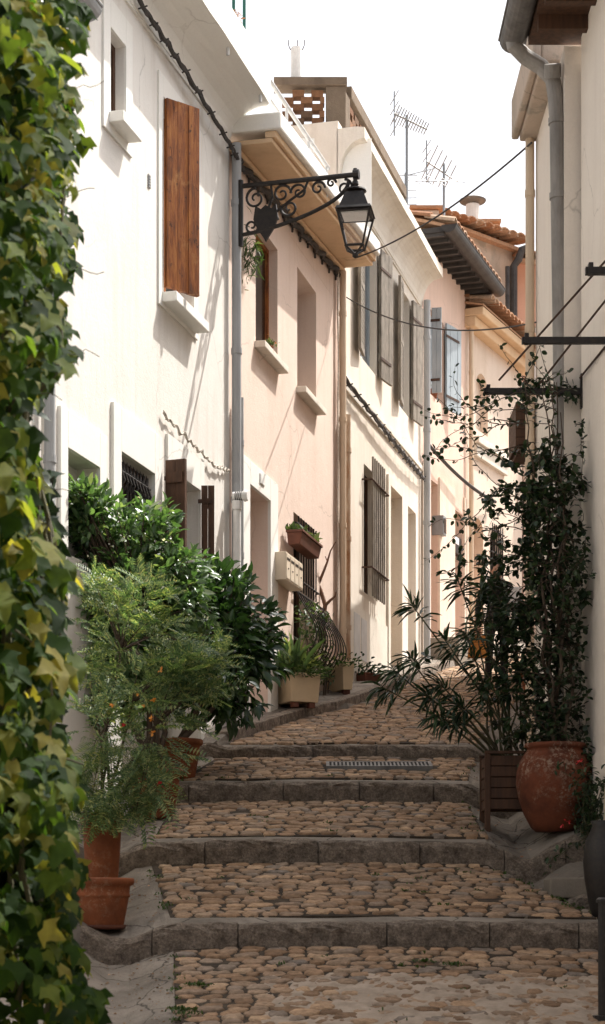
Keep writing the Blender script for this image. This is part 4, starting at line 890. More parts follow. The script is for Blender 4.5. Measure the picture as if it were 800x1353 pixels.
def T_long():
    return np.array([(0, 0, 0), (.055, .25, .02), (.07, .55, .0), (.04, .85, -.09), (0, 1.05, -.20), (-.04, .85, -.09), (-.07, .55, .0), (-.055, .25, .02), (0, .5, -.02)]), [(0, 1, 8), (1, 2, 8), (2, 3, 8), (3, 4, 8), (4, 5, 8), (5, 6, 8), (6, 7, 8), (7, 0, 8)]
def T_round():
    return np.array([(0, 0, 0), (.26, .22, .04), (.34, .52, .04), (.2, .85, 0), (0, 1, -.05), (-.2, .85, 0), (-.34, .52, .04), (-.26, .22, .04)]), [(0, 1, 2, 3, 4), (0, 4, 5, 6, 7)]
def T_frond():
    vs = []; fs = []
    for k in range(9):
        y = .12+.1*k; L = .30*sin(pi*(.15+.8*(k+1)/13)); z = -.25*y*y
        for sg in (-1, 1):
            b = len(vs); dx, dy = sg*L, L*.55
            vs += [(0, y, z), (dx*.5, y+dy*.5+.034, z+.02), (dx, y+dy, z-.02), (dx*.5, y+dy*.5-.034, z+.02)]; fs.append((b, b+1, b+2, b+3))
            for q in (.4, .7):
                b = len(vs); cx, cy = dx*q, y+dy*q
                vs += [(cx, cy, z), (cx+sg*.005, cy+.07, z+.03), (cx+sg*.03, cy+.075, z+.01), (cx+sg*.03, cy, z)]; fs.append((b, b+1, b+2, b+3))
    b = len(vs); vs += [(-.008, 0, 0), (.008, 0, 0), (.004, 1, -.25), (-.004, 1, -.25)]; fs.append((b, b+1, b+2, b+3))
    return np.array(vs), fs
def leaves(tmpl, pos, dirs, size, roll=None, curl=None, up=None):
    """place leaves: pos (n,3), dirs = direction the leaf tip points (n,3), face normal tends towards `up`"""
    tv, tf = tmpl; n = len(pos); d = dirs/np.linalg.norm(dirs, axis=1, keepdims=True)
    up = np.tile([0, 0, 1.], (n, 1)) if up is None else up; up = up+rng.normal(size=(n, 3))*.35
    x = np.cross(d, up); x /= np.linalg.norm(x, axis=1, keepdims=True)+1e-9; z = np.cross(x, d)
    size = np.broadcast_to(size, (n,))
    c = 1+.0*size if curl is None else curl
    V = (tv[None, :, 0:1]*x[:, None]+tv[None, :, 1:2]*d[:, None]+(tv[None, :, 2:3]*rng.uniform(.4, 2.0, (n, 1, 1)))*z[:, None])*size[:, None, None]+pos[:, None]
    V = V.reshape(-1, 3); k = len(tv); F = [tuple(i+j*k for i in f) for j in range(n) for f in tf]
    return V, F
def foliage(name, mat, parts, parent=None, smooth=True, **kw):
    mb = MB(); 
    for V, F in parts:
        b = len(mb.v); mb.v += V.tolist(); mb.f += [tuple(i+b for i in f) for f in F]
    return mb.build(name, mat, parent, smooth=smooth, **kw)
# ------------------------------------------------------------------ ivy, left edge
iv = thing('ivy', (-1.3, 6.0, h0(6)), 'huge broad-leaved ivy filling the left edge from top to bottom, some leaves yellow-green', 'ivy')
# right outline of the ivy in photo pixels -> clumps hanging from the wall
edge = [(-60, 108), (0, 108), (60, 106), (120, 100), (200, 96), (260, 95), (330, 88), (380, 84), (440, 92), (500, 84), (525, 48), (545, 42), (575, 48), (640, 62), (700, 78), (760, 88), (830, 96), (900, 92), (980, 96), (1050, 106), (1100, 100), (1160, 98), (1240, 102), (1290, 118), (1330, 140), (1400, 150)]
pos, dr, up, sz = [], [], [], []
from mathutils import noise as mnoise
for i in range(10500):
    y = random.uniform(-60, 1400); Yd = random.choice([random.uniform(5.6, 7.2), random.uniform(6.4, 7.4)])
    e = np.interp(y, [a for a, b in edge], [b for a, b in edge])-(2 if y > 1000 or y < 480 else 12)+random.uniform(-14, 4)+8*sin(y*.045)+6*sin(y*.11+1)
    lo = -60; x = e-abs(random.gauss(0, 1))*55 if random.random() < .55 else random.uniform(lo, e)
    if x < lo: x = random.uniform(lo, e)
    if mnoise.noise(Vector((x/34, y/42, Yd*2.2))) < .02: continue
    if y > 1265 and random.random() < (.35 if x < 92 else .0): continue
    p = P(x, y, Yd)
    if y < 560 and random.random() < .25: p[1] += .1
    pos.append(p); out = np.array([random.uniform(-.35, .75), -random.uniform(-.1, .8), -random.uniform(.35, 1.1)]); dr.append(out)
    up.append(np.array([.75, -.55, .75])); sz.append(random.uniform(.045, .092)*(1.2 if 560 < y < 900 else .9))
pos, dr, up, sz = map(np.array, (pos, dr, up, sz))
foliage('leaves', 'ivy', [leaves(T_ivy(), pos, dr, sz, up=up)], iv)
mb = MB()
for k in range(46):
    x = random.uniform(-50, 78); Yd = random.uniform(6.3, 7.3); y = random.uniform(900, 1380); pts = []
    for j in range(26):
        xe = np.interp(y, [a for a, b in edge], [b for a, b in edge])-10
        pts.append(P(min(x, xe), y, Yd)); y -= random.uniform(18, 40); x += random.uniform(-9, 9)
        if y < -60: break
    if len(pts) > 3: mb.tube(pts, [.011*(1-.6*j/len(pts)) for j in range(len(pts))], 5)
for (x, y) in ((104, 120), (92, 270), (104, 360), (98, 470), (60, 640), (50, 520)):   # tendrils reaching out to the right
    pts = [P(x-30, y-6, 6.6)]
    for j in range(7): pts.append(pts[-1]+np.array([.026, -.02, random.uniform(-.022, .012)]))
    mb.tube(pts, .0013, 4)
# thin trailing twig near the bottom
mb.tube([P(20, 832, 5.9), P(45, 850, 5.9), P(66, 880, 5.9), P(70, 930, 5.9), P(66, 975, 5.9), P(80, 1000, 5.9), P(110, 1010, 5.95)], .004, 5)
mb.build('stems', 'stem_green', iv)
# dense inner tangle so no light passes (leaves coloured dark as if shaded, closer to the wall)
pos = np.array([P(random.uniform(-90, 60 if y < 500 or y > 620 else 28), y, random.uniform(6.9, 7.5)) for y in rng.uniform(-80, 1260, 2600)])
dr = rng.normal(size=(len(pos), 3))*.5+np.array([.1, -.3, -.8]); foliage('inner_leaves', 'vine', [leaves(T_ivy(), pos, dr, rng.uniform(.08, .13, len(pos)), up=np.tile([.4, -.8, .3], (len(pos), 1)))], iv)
# ------------------------------------------------------------------ shrubs
def shrub(root, clumps, stem_base, tmpl, mat, per, size, spread, drop=.15, twig_r=.006, trunk_r=.03, lname='leaves', upbias=.6, ntr=3, outc=None):
    """clumps: list of 3D points; limbs grow from the base to each clump, leaves stand around the last third of the limb"""
    mb = MB(); P_, D_ = [], []
    base = np.array(stem_base); cen = np.mean(clumps, axis=0) if outc is None else outc
    hubs = [lerp(base, cen, f)+rng.normal(size=3)*np.array([.12, .08, .05]) for f in (.45, .6, .75, .55)][:ntr+1]
    for h in hubs: mb.tube([base+rng.normal(size=3)*np.array([.03, .03, 0]), lerp(base, h, .5)+rng.normal(size=3)*.03, h], [trunk_r, trunk_r*.8, trunk_r*.6], 7)
    for c in clumps:
        h = hubs[int(np.argmin([np.linalg.norm(c-h_) for h_ in hubs]))]; mid = lerp(h, c, .5)+rng.normal(size=3)*.05+np.array([0, 0, .06])
        mb.tube([h, mid, c], [twig_r*1.7, twig_r*1.2, twig_r*.6], 5)
        out = c-cen; out = out/(np.linalg.norm(out)+1e-6)
        for k in range(per):
            off = rng.normal(size=3); off /= np.linalg.norm(off); r_ = spread*rng.uniform(.15, 1)**.7; p = c+off*r_*np.array([1, 1, .8])
            P_.append(p); D_.append(off*.7+out*.5+np.array([0, 0, -drop])+rng.normal(size=3)*.35)
    mb.build('stems', 'bark', root)
    P_, D_ = np.array(P_), np.array(D_)
    return foliage(lname, mat, [leaves(tmpl, P_, D_, rng.uniform(size[0], size[1], len(P_)), up=np.tile([.35, -.35, upbias+.4], (len(P_), 1)))], root)
def in_blobs(blobs, n):
    out = []; w_ = [b[3]*b[4] for b in blobs]
    while len(out) < n:
        b = random.choices(blobs, w_)[0]; a = rng.normal(size=3); a /= np.linalg.norm(a); r_ = rng.uniform(.0, 1)**.4
        c = P(b[0], b[1], b[2]); s_ = b[2]/FPX; q = c+a*r_*np.array([b[3]*s_, b[5] if len(b) > 5 else .35, b[4]*s_])
        out.append(q)
    return np.array(out)
# citrus-like shrub against the white house
sb = np.array([-1.25, 15.9, gh(-1.25, 15.9)])
sh1 = thing('shrub', tuple(sb), 'tall bushy green shrub with small white blossom against the white house', 'shrub')
bl1 = [(122, 690, 15.7, 45, 30), (165, 745, 15.9, 75, 62), (150, 800, 15.8, 62, 70), (228, 775, 16.0, 46, 48), (215, 830, 15.9, 70, 60), (108, 660, 15.5, 25, 14), (195, 690, 15.9, 28, 16), (160, 890, 15.8, 60, 70)]
shrub(sh1, in_blobs(bl1, 430), sb+np.array([0, 0, .35]), T_leaf(), 'citrus', 24, (.06, .12), .13)
pp = in_blobs(bl1, 90)+np.array([.03, -.2, .03]); foliage('blossom', 'flower_white', [leaves(T_round(), np.repeat(pp, 4, 0)+rng.normal(size=(360, 3))*.012, rng.normal(size=(360, 3)), .022)], sh1)
def round_pot(root, c, r, h, mat='pot', rim=True, bands=True):
    mb = MB(); pr = [(0, .0), (r*.66, 0), (r*.70, h*.05), (r*.86, h*.6)]
    if bands: pr += [(r*.87, h*.62), (r*.905, h*.64), (r*.905, h*.67), (r*.88, h*.69)]
    pr += [(r*.90, h*.84), (r*1.0, h*.87), (r*1.03, h*.92), (r*1.03, h*.97), (r*.99, h), (r*.90, h), (r*.88, h*.9)]
    mb.lathe(c, pr+[(r*.86, h*.86)], 40); po = mb.build('pot', mat, root, smooth=True)
    mb = MB(); mb.lathe(c, [(r*.87, h*.86), (r*.5, h*.88), (0, h*.87)], 24); mb.build('soil', 'soil', root); return po
mb = MB(); round_pot(sh1, sb, .24, .42)
# dark glossy shrub, right of it
sb = np.array([-1.12, 17.0, gh(-1.12, 17.0)])
sh2 = thing('shrub', tuple(sb), 'dark glossy-leaved shrub in front of the white doorway, right of the blossoming one', 'shrub')
bl2 = [(290, 790, 17.5, 48, 34), (275, 850, 17.4, 60, 55), (325, 840, 17.7, 36, 48), (340, 880, 17.7, 26, 30), (265, 905, 17.2, 60, 35), (300, 930, 17.4, 35, 25), (250, 780, 17.2, 30, 26), (345, 830, 17.9, 14, 22)]
shrub(sh2, in_blobs(bl2, 210), sb+np.array([0, 0, .3]), T_leaf(), 'glossy', 16, (.08, .15), .13, upbias=.4)
round_pot(sh2, sb, .22, .36)
# feathery plant in the tall pot
c1 = np.array([P(135, 0, 13.75)[0], 13.75, gh(P(135, 0, 13.75)[0], 13.75)]); htall = P(135, 1074, 13.75)[2]-c1[2]
fp = thing('feathery_plant', tuple(c1), 'light green feathery fern-leaved plant in a tall terracotta pot at the left', 'potted plant')
round_pot(fp, c1, .155, htall, bands=False)
bl3 = [(150, 800, 13.6, 50, 34, .2), (190, 840, 13.6, 45, 30, .25), (150, 900, 13.6, 55, 55, .3), (200, 905, 13.5, 50, 48, .3), (245, 900, 13.5, 45, 30, .2), (270, 870, 13.5, 28, 22, .2), (150, 985, 13.5, 50, 50, .3), (195, 1000, 13.4, 40, 55, .3), (180, 1050, 13.3, 36, 24, .2), (215, 950, 13.4, 40, 30, .25), (198, 785, 13.7, 18, 20, .1)]
bl3 += [(140, 1062, 13.5, 26, 18, .12), (118, 1035, 13.5, 22, 30, .15)]
cl = in_blobs(bl3, 205); mb = MB(); P_, D_ = [], []
tp_ = c1+np.array([0, 0, htall-.03]); hubs = [P(140, 960, 13.6), P(175, 930, 13.6), P(160, 860, 13.65), P(120, 900, 13.7), P(205, 960, 13.5)]
for h in hubs: mb.tube([tp_+rng.normal(size=3)*np.array([.03, .03, 0]), lerp(tp_, h, .5)+rng.normal(size=3)*.03, h], [.013, .011, .008], 6)
for c in cl:
    h = hubs[int(np.argmin([np.linalg.norm(c-h_) for h_ in hubs]))]; 
    if random.random() < .5: mb.tube([h, lerp(h, c, .5)+np.array([0, 0, .04]), c], [.006, .004, .002], 4)
    for k in range(3):
        d = (c-h)/(np.linalg.norm(c-h)+1e-6)+rng.normal(size=3)*.6; d[2] = d[2]*.5+.05; P_.append(c+rng.normal(size=3)*.03); D_.append(d)
mb.build('stems', 'bark', fp)
foliage('fronds', 'fern', [leaves(T_frond(), np.array(P_), np.array(D_), rng.uniform(.15, .27, len(P_)), up=np.tile([.3, -.5, .9], (len(P_), 1)))], fp)
fl = np.array([P(x, y, 13.25) for x, y in ((182, 916), (203, 925), (148, 930), (200, 950), (213, 886), (202, 969), (192, 932))]); foliage('orange_flower', 'flower_orange', [leaves(T_round(), np.repeat(fl, 5, 0), rng.normal(size=(35, 3)), .028)], fp)
fl = np.array([P(x, y, 13.25) for x, y in ((163, 960), (215, 1040), (212, 1036))]); foliage('red_flower', 'flower_red', [leaves(T_round(), np.repeat(fl, 5, 0), rng.normal(size=(15, 3)), .026)], fp)
# lower terracotta pot (wide rim)
c2 = np.array([P(132, 0, 12.65)[0], 12.65, 0]); c2[2] = gh(c2[0], 12.65)-.02
hpot = P(132, 1160, 12.5)[2]-c2[2]
lp = thing('terracotta_pot', tuple(c2), 'empty wide-rimmed terracotta pot with a saucer at the lower left, below the feathery plant', 'flower pot')
round_pot(lp, c2, .225, hpot); mb = MB(); mb.lathe(c2, [(0, .0), (.16, .0), (.185, .03), (.175, .03), (.15, .012), (0, .012)], 32); mb.build('saucer', 'planter_brown', lp, smooth=True)
# ------------------------------------------------------------------ planters in front of the peach house
def box_planter(name, label, px0, px1, pyt, pyb, Y, depth, mat, ang, grp=None, taper=.9, feet=True):
    a, b_ = P(px0, pyb, Y), P(px1, pyb, Y); d = np.array([cos(ang), sin(ang), 0]); nn = np.array([-sin(ang), cos(ang), 0]); w_ = (b_-a)[0]; H = P(px0, pyt, Y)[2]-a[2]
    t = thing(name, tuple(a+d*w_/2+nn*depth/2), label, 'planter', grp)
    def W(x, y, z): return a+d*x+nn*y+np.array([0, 0, z])
    def bx(mb, x0, x1, y0, y1, z0, z1, tp=0): mb.hexa([W(x0+tp, y0+tp, z0), W(x1-tp, y0+tp, z0), W(x1-tp, y1-tp, z0), W(x0+tp, y1-tp, z0), W(x0, y0, z1), W(x1, y0, z1), W(x1, y1, z1), W(x0, y1, z1)])
    mb = MB(); th = .025
    f = .04 if feet else 0
    bx(mb, 0, w_, 0, depth, f, H*.86, .02); bx(mb, 0, w_, 0, th, H*.862, H); bx(mb, 0, w_, depth-th, depth, H*.862, H); bx(mb, 0, th, th, depth-th, H*.862, H); bx(mb, w_-th, w_, th, depth-th, H*.862, H)
    mb.build('trough', mat, t, bevel=.006)
    mb = MB(); bx(mb, th, w_-th, th, depth-th, H*.863, H*.93); mb.build('soil', 'soil', t)
    if feet:
        mb = MB()
        for x in (.05, w_-.12):
            for y in (.04, depth-.12): bx(mb, x, x+.07, y, y+.08, -.02, f+.002)
        mb.build_each('foot', 'planter_brown', t)
    return t, W, w_, H
def bush(root, W, w_, depth, H, hgt, n, mat, size, tm=None, name='foliage', spill=.06):
    pos = np.array([W(random.uniform(-spill, w_+spill), random.uniform(-spill, depth+spill), H*.9+abs(random.gauss(0, .5))*hgt*.8-.02) for _ in range(n)]); cen = W(w_/2, depth/2, H*.7)
    d = pos-cen+rng.normal(size=pos.shape)*.15; d[:, 2] = abs(d[:, 2])*.8; foliage(name, mat, [leaves(tm or T_leaf(), pos, d, rng.uniform(size[0], size[1], n))], root)
t, W, w_, H = box_planter('planter', 'cream square planter with low leafy plants, nearest the camera by the peach house', 384, 428, 888, 931, 21.1, .95, 'planter_cream', .42)
bush(t, W, w_, .95, H, .30, 900, 'succulent', (.04, .08)); bush(t, W, w_, .9, H, .12, 500, 'glossy', (.04, .07), T_round(), 'trailing_leaves', .1)
pos = np.array([W(random.uniform(0, .3), random.uniform(.1, .7), H*.9) for _ in range(110)]); foliage('strap_leaves', 'fern', [leaves(T_long(), pos, np.array([[random.gauss(0, .35), random.gauss(0, .3), 1.2] for _ in pos]), rng.uniform(.25, .5, len(pos)))], t)
t, W, w_, H = box_planter('planter', 'second cream planter, higher up, standing at the rusty drainpipe', 453, 470, 876, 915, 23.3, .7, 'planter_cream', .4)
bush(t, W, w_, .7, H, .18, 260, 'glossy', (.04, .07))
t, W, w_, H = box_planter('planter', 'long red-brown trough planter below the small cellar window', 483, 512, 888, 914, 25.3, .9, 'planter_brown', .75)
bush(t, W, w_, .9, H, .2, 420, 'vine', (.05, .09))
# tall bare branch and lilac/yellow plants inside the belly grille
bb = F2.w(F2.s_of(424), .16, h0(22.6)+.1); br = thing('bare_branch', tuple(bb), 'dead forked bare branch standing against the peach wall beside the bulging grille', 'branch')
mb = MB(); Yb = bb[1]
def pl(pts, r0, r1): mb.tube([P(x, y, Yb) for x, y in pts], list(np.linspace(r0, r1, len(pts))), 7)
pl([(428, 850), (427, 820), (430, 800), (424, 780), (421, 772), (428, 755), (433, 742), (437, 728), (444, 716)], .035, .006); pl([(430, 800), (437, 793), (443, 788), (444, 782)], .022, .008); pl([(424, 780), (420, 776), (420, 768)], .018, .01); pl([(433, 742), (430, 735)], .008, .004)
mb.build('wood', 'deadwood', br)
gp = F2.w(F2.s_of(398), .2, h0(21.8)+.12); gpl = thing('climbing_plant', tuple(gp), 'straggly pale-leaved plant growing up inside the bulging iron grille', 'plant')
pos = np.array([F2.w(lerp(wC[0], wC[1]+.3, random.random()), random.uniform(.02, .2), random.uniform(F2.h_of(388, 885), F2.h_of(388, 790))) for _ in range(650)])
foliage('leaves', 'succulent', [leaves(T_leaf(), pos, rng.normal(size=(650, 3))+[0, 0, -.3], rng.uniform(.04, .08, 650))], gpl)
mb = MB()
for k in range(9): a = F2.w(lerp(wC[0], wC[1]+.2, random.random()), .1, gp[2]); mb.tube([a, a+np.array([.05, 0, .5]), a+np.array([random.uniform(-.1, .1), 0, 1.0])], [.01, .007, .003], 5)
mb.build('stems', 'bark', gpl)
# hanging window box
wbx = F2.w(F2.s_of(406), .16, F2.h_of(406, 722, .15)); wb = thing('window_box', tuple(wbx), 'small terracotta window box with herbs hung on the upper barred window of the peach house', 'window box')
mb = MB(); a0_, a1_ = F2.s_of(396, .2), F2.s_of(422, .2); za, zb_ = F2.h_of(400, 706, .2), F2.h_of(400, 721, .2)
mb.hexa([F2.w(a0_+.02, .06, zb_), F2.w(a0_+.02, .2, zb_), F2.w(a1_-.02, .2, zb_), F2.w(a1_-.02, .06, zb_), F2.w(a0_, .05, za), F2.w(a0_, .23, za), F2.w(a1_, .23, za), F2.w(a1_, .05, za)]); F2.box(mb, a0_-.01, a1_+.01, .04, .245, za+.001, za+.03)
mb.build('box', 'planter_brown', wb, bevel=.005)
pos = np.array([F2.w(random.uniform(a0_, a1_), random.uniform(.05, .22), za+.02) for _ in range(90)]); foliage('herbs', 'succulent', [leaves(T_leaf(), pos, rng.normal(size=(90, 3))*.6+[0, 0, 1], rng.uniform(.05, .13, 90))], wb)
# small pots on sills / roof
def potted(px, py, Y, r, h, label, leafmat='glossy', n=60, ls=(.04, .07), flmat=None, grp=None):
    t, c = small_pot(px, py, Y, r, h, 'flower_pot', label, grp=grp)
    pos = c+np.array([0, 0, h])+rng.normal(size=(n, 3))*np.array([r*.6, r*.6, r*.5])+[0, 0, r*.4]; foliage('plant', leafmat, [leaves(T_leaf(), pos, rng.normal(size=(n, 3))+[0, 0, .7], rng.uniform(*ls, n))], t)
    if flmat: q = pos[:12]+[0, 0, .04]; foliage('flowers', flmat, [leaves(T_round(), q, rng.normal(size=(12, 3)), .03)], t)
q = F2.w(F2.s_of(352), .03, wA[2]+.004); potted(CX+q[0]/q[1]*FPX, HZ-q[2]/q[1]*FPX, q[1], .05, .08, 'tiny pot of reddish succulent on the sill of the narrow peach window', 'succulent', 70, (.03, .06), 'flower_orange')
q = F4.w(F4.s_of(575), -.03, w4[2]+.004); potted(CX+q[0]/q[1]*FPX, HZ-q[2]/q[1]*FPX, q[1], .09, .13, 'orange clay pot on the sill of the blue-shuttered window', 'glossy', 8, (.02, .03))
hp = 8.685
q = F1.w(F1.s_of(283, .1), .1, hp); potted(CX+q[0]/q[1]*FPX, HZ-q[2]/q[1]*FPX, q[1], .12, .16, 'terracotta pot with red flowers on the white roof parapet at the top edge', 'citrus', 50, (.04, .07), 'flower_red')
q = F1.w(F1.s_of(308, .33), .33, hp-.02); potted(CX+q[0]/q[1]*FPX, HZ-q[2]/q[1]*FPX, q[1], .06, .09, 'small withered potted plant by the terrace rail of the white house', 'tile', 60, (.04, .07))
# dried hanging sprig near the pipe on peach wall
c = F2.w(F2.s_of(322), .07, F2.h_of(322, 335)); pos = c+rng.normal(size=(160, 3))*[.05, .03, .13]; wt = foliage('air_plant', 'succulent', [leaves(T_long(), pos, rng.normal(size=(160, 3))+[0, -.2, -.2], rng.uniform(.06, .14, 160))]); tag(wt, 'dry pale tuft of air plant hanging on the peach wall next to the downpipe', 'plant')
# ------------------------------------------------------------------ right side: jar, wooden planter, oleander, vine
jc = np.array([P(734, 0, 14.95)[0], 14.95, 0]); jc[2] = gh(2.05, 14.95)-.01; R_ = .31; HJ = P(734, 983, 14.95)[2]-jc[2]
jr = thing('terracotta_jar', tuple(jc), 'big bulbous red terracotta jar with pale crust, holding the climbing vine', 'jar')
mb = MB(); pr = [(0, 0), (.50, 0), (.62, .05), (.80, .2), (.93, .38), (1.0, .55), (.98, .68), (.90, .80), (.78, .89), (.72, .925), (.74, .94), (.79, .95), (.80, .975), (.77, 1.0), (.70, 1.0), (.66, .96), (.6, .9)]
mb.lathe(jc, [(r*R_, z*HJ) for r, z in pr], 48); mb.build('jar_body', 'jar', jr, smooth=True)
mb = MB(); mb.lathe(jc, [(.64*R_, .93*HJ), (0, .94*HJ)], 24); mb.build('soil', 'soil', jr)
# slatted wooden planter with oleander
wp0, wp1 = P(643, 1078, 15.3), P(702, 1078, 15.3); zt = P(643, 998, 15.3)[2]
wpl = thing('wooden_planter', ((wp0[0]+wp1[0])/2, 15.5, wp0[2]), 'dark brown slatted wooden planter box left of the big jar', 'planter')
mb = MB(); n_ = 5
for k in range(n_):
    z0, z1 = lerp(wp0[2]+.05, zt, k/n_)+.004, lerp(wp0[2]+.05, zt, (k+1)/n_)-.004
    mb.box(wp0[0], wp1[0]+.12, 15.3, 15.325, z0, z1); mb.box(wp0[0], wp0[0]+.025, 15.326, 15.72, z0, z1); mb.box(wp1[0]+.1, wp1[0]+.12, 15.326, 15.72, z0, z1); mb.box(wp0[0], wp1[0]+.12, 15.721, 15.745, z0, z1)
mb.build('slats', 'brown_wood', wpl, bevel=.003)
mb = MB()
for x in (wp0[0]-.012, wp1[0]+.1): 
    for y in (15.285, 15.72): mb.box(x, x+.045, y, y+.045, gh(x, y)-.02, zt+.01)
mb.box(wp0[0]-.014, wp1[0]+.14, 15.28, 15.31, zt+.011, zt+.035); mb.box(wp0[0]-.014, wp1[0]+.14, 15.73, 15.765, zt+.011, zt+.035); mb.build_each('post', 'brown_wood', wpl, bevel=.003)
mb = MB(); mb.box(wp0[0]+.03, wp1[0]+.09, 15.33, 15.715, zt-.12, zt-.05); mb.build('soil', 'soil', wpl)
ob = np.array([wp0[0]+.2, 15.5, zt-.06]); ol = thing('oleander', tuple(ob), 'oleander with long bare stems fanning left out of the wooden planter, rosettes of narrow leaves', 'plant')
tips = [(605, 930, 15.0), (583, 905, 15.1), (545, 800, 15.3), (588, 845, 15.2), (520, 885, 15.1), (505, 908, 15.2), (540, 868, 15.0), (605, 765, 15.4), (645, 795, 15.5), (625, 870, 15.2), (655, 850, 15.4), (640, 905, 15.3), (668, 900, 15.2), (575, 945, 14.9), (560, 915, 15.1), (628, 820, 15.6), (600, 950, 15.1), (615, 835, 15.0), (690, 880, 15.1), (652, 758, 15.6), (670, 800, 15.3), (635, 775, 15.2)]
mb = MB(); P_, D_, S_ = [], [], []
for i, (x, y, Y) in enumerate(tips):
    tpp = P(x, y, Y); b = ob+rng.normal(size=3)*[.07, .06, 0]; m_ = lerp(b, tpp, .5)+np.array([.04, 0, .03+.0*i]); mb.tube([b, lerp(b, m_, .5)+rng.normal(size=3)*.015, m_, lerp(m_, tpp, .55)+rng.normal(size=3)*.02, tpp], [.011, .010, .008, .007, .005], 6)
    ax = (tpp-m_)/np.linalg.norm(tpp-m_)
    for k in range(36):
        t = random.uniform(0, 1)**.8; off = rng.normal(size=3); off -= ax*off.dot(ax); off /= np.linalg.norm(off)
        P_.append(tpp-ax*.16*(1-t)); D_.append(off*(1.1-.6*t)+ax*(.2+.8*t)+np.array([0, 0, -.55])); S_.append(random.uniform(.10, .19))
mb.build('stems', 'stem_green', ol)
foliage('leaves', 'olean', [leaves(T_long(), np.array(P_), np.array(D_), np.array(S_)*1.1)], ol)
# climbing vine
vb = jc+np.array([0, 0, .93*HJ]); vn = thing('climbing_vine', tuple(vb), 'tall dark climbing vine rising from the big jar up to the iron bars', 'vine')
mb = MB(); P_, D_, S_ = [], [], []
main = []
for k in range(7):
    x0 = random.uniform(722, 748); pts = []; xx = x0; yt = random.choice([500, 520, 560, 620, 700, 530, 505]); nn_ = int((985-yt)/20); tx = random.uniform(700, 752)
    for j in range(nn_+1): pts.append(P(xx, 985-20*j, 15.15+.25*sin(j*.5+k))); xx += random.uniform(-6, 6)+(tx-xx)*.08
    mb.tube(pts, list(np.linspace(.016, .004, len(pts))), 6); main += [(p, j/len(pts)) for j, p in enumerate(pts)]
def tendril(p, d, n, step, lf, sag=.0, size=(.035, .06), wander=.35):
    pts = [p]; d = d/np.linalg.norm(d)
    for j in range(n):
        d = d+rng.normal(size=3)*wander*np.array([1, .5, 1])+np.array([0, 0, -sag]); d /= np.linalg.norm(d); q = pts[-1]+d*step
        if q[0] > 2.24: q[0] = 2.24
        pts.append(q)
        for m_ in range(lf):
            if random.random() < .8:
                o_ = rng.normal(size=3); P_.append(lerp(pts[-2], q, random.random())+o_*.006); D_.append(o_+d*.3+[0, 0, -.3]); S_.append(random.uniform(*size))
    mb.tube(pts, list(np.linspace(.0045, .0015, len(pts))), 4); return pts
for k in range(250):
    p, t = random.choice(main)
    if HZ-p[2]/p[1]*FPX < 650 and random.random() < .62: continue
    x = CX+p[0]/p[1]*FPX; 
    d = np.array([random.uniform(-1, .7), random.uniform(-.7, .3), random.uniform(-.4, .7)]); tendril(p, d, random.randint(5, 10), .055, 2, .04)
for k in range(170):    # dense body around the pipe
    y = random.uniform(600, 975); p = P(random.gauss(np.interp(y, [600, 760, 880, 975], [715, 700, 705, 735]), np.interp(y, [600, 760, 880, 975], [22, 36, 36, 18])), y, random.uniform(14.95, 15.5)); p[0] = min(p[0], 2.2); tendril(p, rng.normal(size=3), 5, .05, 5, .06, (.045, .075))
for (x, y, dx, dz, n) in ((690, 520, -1, .05, 14), (700, 560, -1, -.1, 16), (690, 600, -1, .1, 18), (700, 640, -1, -.05, 16), (690, 660, -.9, .5, 14), (705, 540, -1, .0, 14), (680, 620, -1, .35, 15), (690, 700, -1, .2, 16), (690, 680, -1, -.3, 14), (700, 740, -1, .3, 12), (700, 510, -.7, .5, 7), (735, 520, -.6, .7, 6), (760, 640, 1, .3, 8), (765, 600, .8, .35, 8), (760, 560, .8, .1, 6), (740, 760, 1, .2, 7), (750, 900, 1, .3, 6), (690, 560, -1, .45, 15), (670, 640, -1, -.25, 16), (660, 560, -1, .1, 12), (690, 590, -.8, -.6, 14), (655, 535, -.5, -.8, 10)):
    tendril(P(x, y, 15.2), np.array([dx, -.1, dz]), n, .06, 2, .03, (.032, .055), .22)
for y_, n_ in ((517, 60),):
    for k in range(n_//2): tendril(P(random.uniform(642, 765), 517+random.uniform(-6, 8), 15.55), rng.normal(size=3)*[1, .3, .8], 3, .045, 4, .05)
mb.build('stems', 'bark', vn)
foliage('leaves', 'vine', [leaves(T_round(), np.array(P_), np.array(D_), np.array(S_))], vn)
# iron bars and stay wires over the lane
for i, (tx, y, Y, lab) in enumerate(((774, 358, 12.65, 'black iron bar stub sticking out of the beige wall, highest and nearest of the three'), (690, 450, 14.1, 'black iron bar jutting from the beige wall between the stub and the vine-covered bar'), (640, 517, 15.55, 'black iron bar wrapped in vine, lowest of the three on the beige wall'))):
    p = P(tx, y, Y); mb = MB(); mb.box(p[0], 2.31, Y-.02, Y+.02, p[2]-.024, p[2]+.024); mb.box(2.285, 2.315, Y-.03, Y+.03, p[2]-.14, p[2]+.14); mb.box(p[0]+.02, p[0]+.05, Y-.03, Y+.03, p[2]-.025, p[2]+.05); tag(mb.build('iron_bar', 'iron'), lab, 'iron bar', 'iron bars that carry the vine')
for (a, b_, lab) in (((660, 502, 15.55), (812, 338, 14.15), 'dark stay wire from the vine-covered bar up past the middle bar to the beige wall'), ((711, 510, 15.55), (820, 384, 14.0), 'dark stay wire rising from the vine bar beside the downpipe'), ((767, 499, 15.5), (830, 430, 13.6), 'short stay wire from the end of the vine bar at the wall')):
    p, q = P(*a), P(*b_); q[0] = min(q[0], 2.3); mb = MB(); mb.tube([p, q], .009, 6); tag(mb.build('stay_wire', 'iron_rust'), lab, 'wire')
mb = MB()
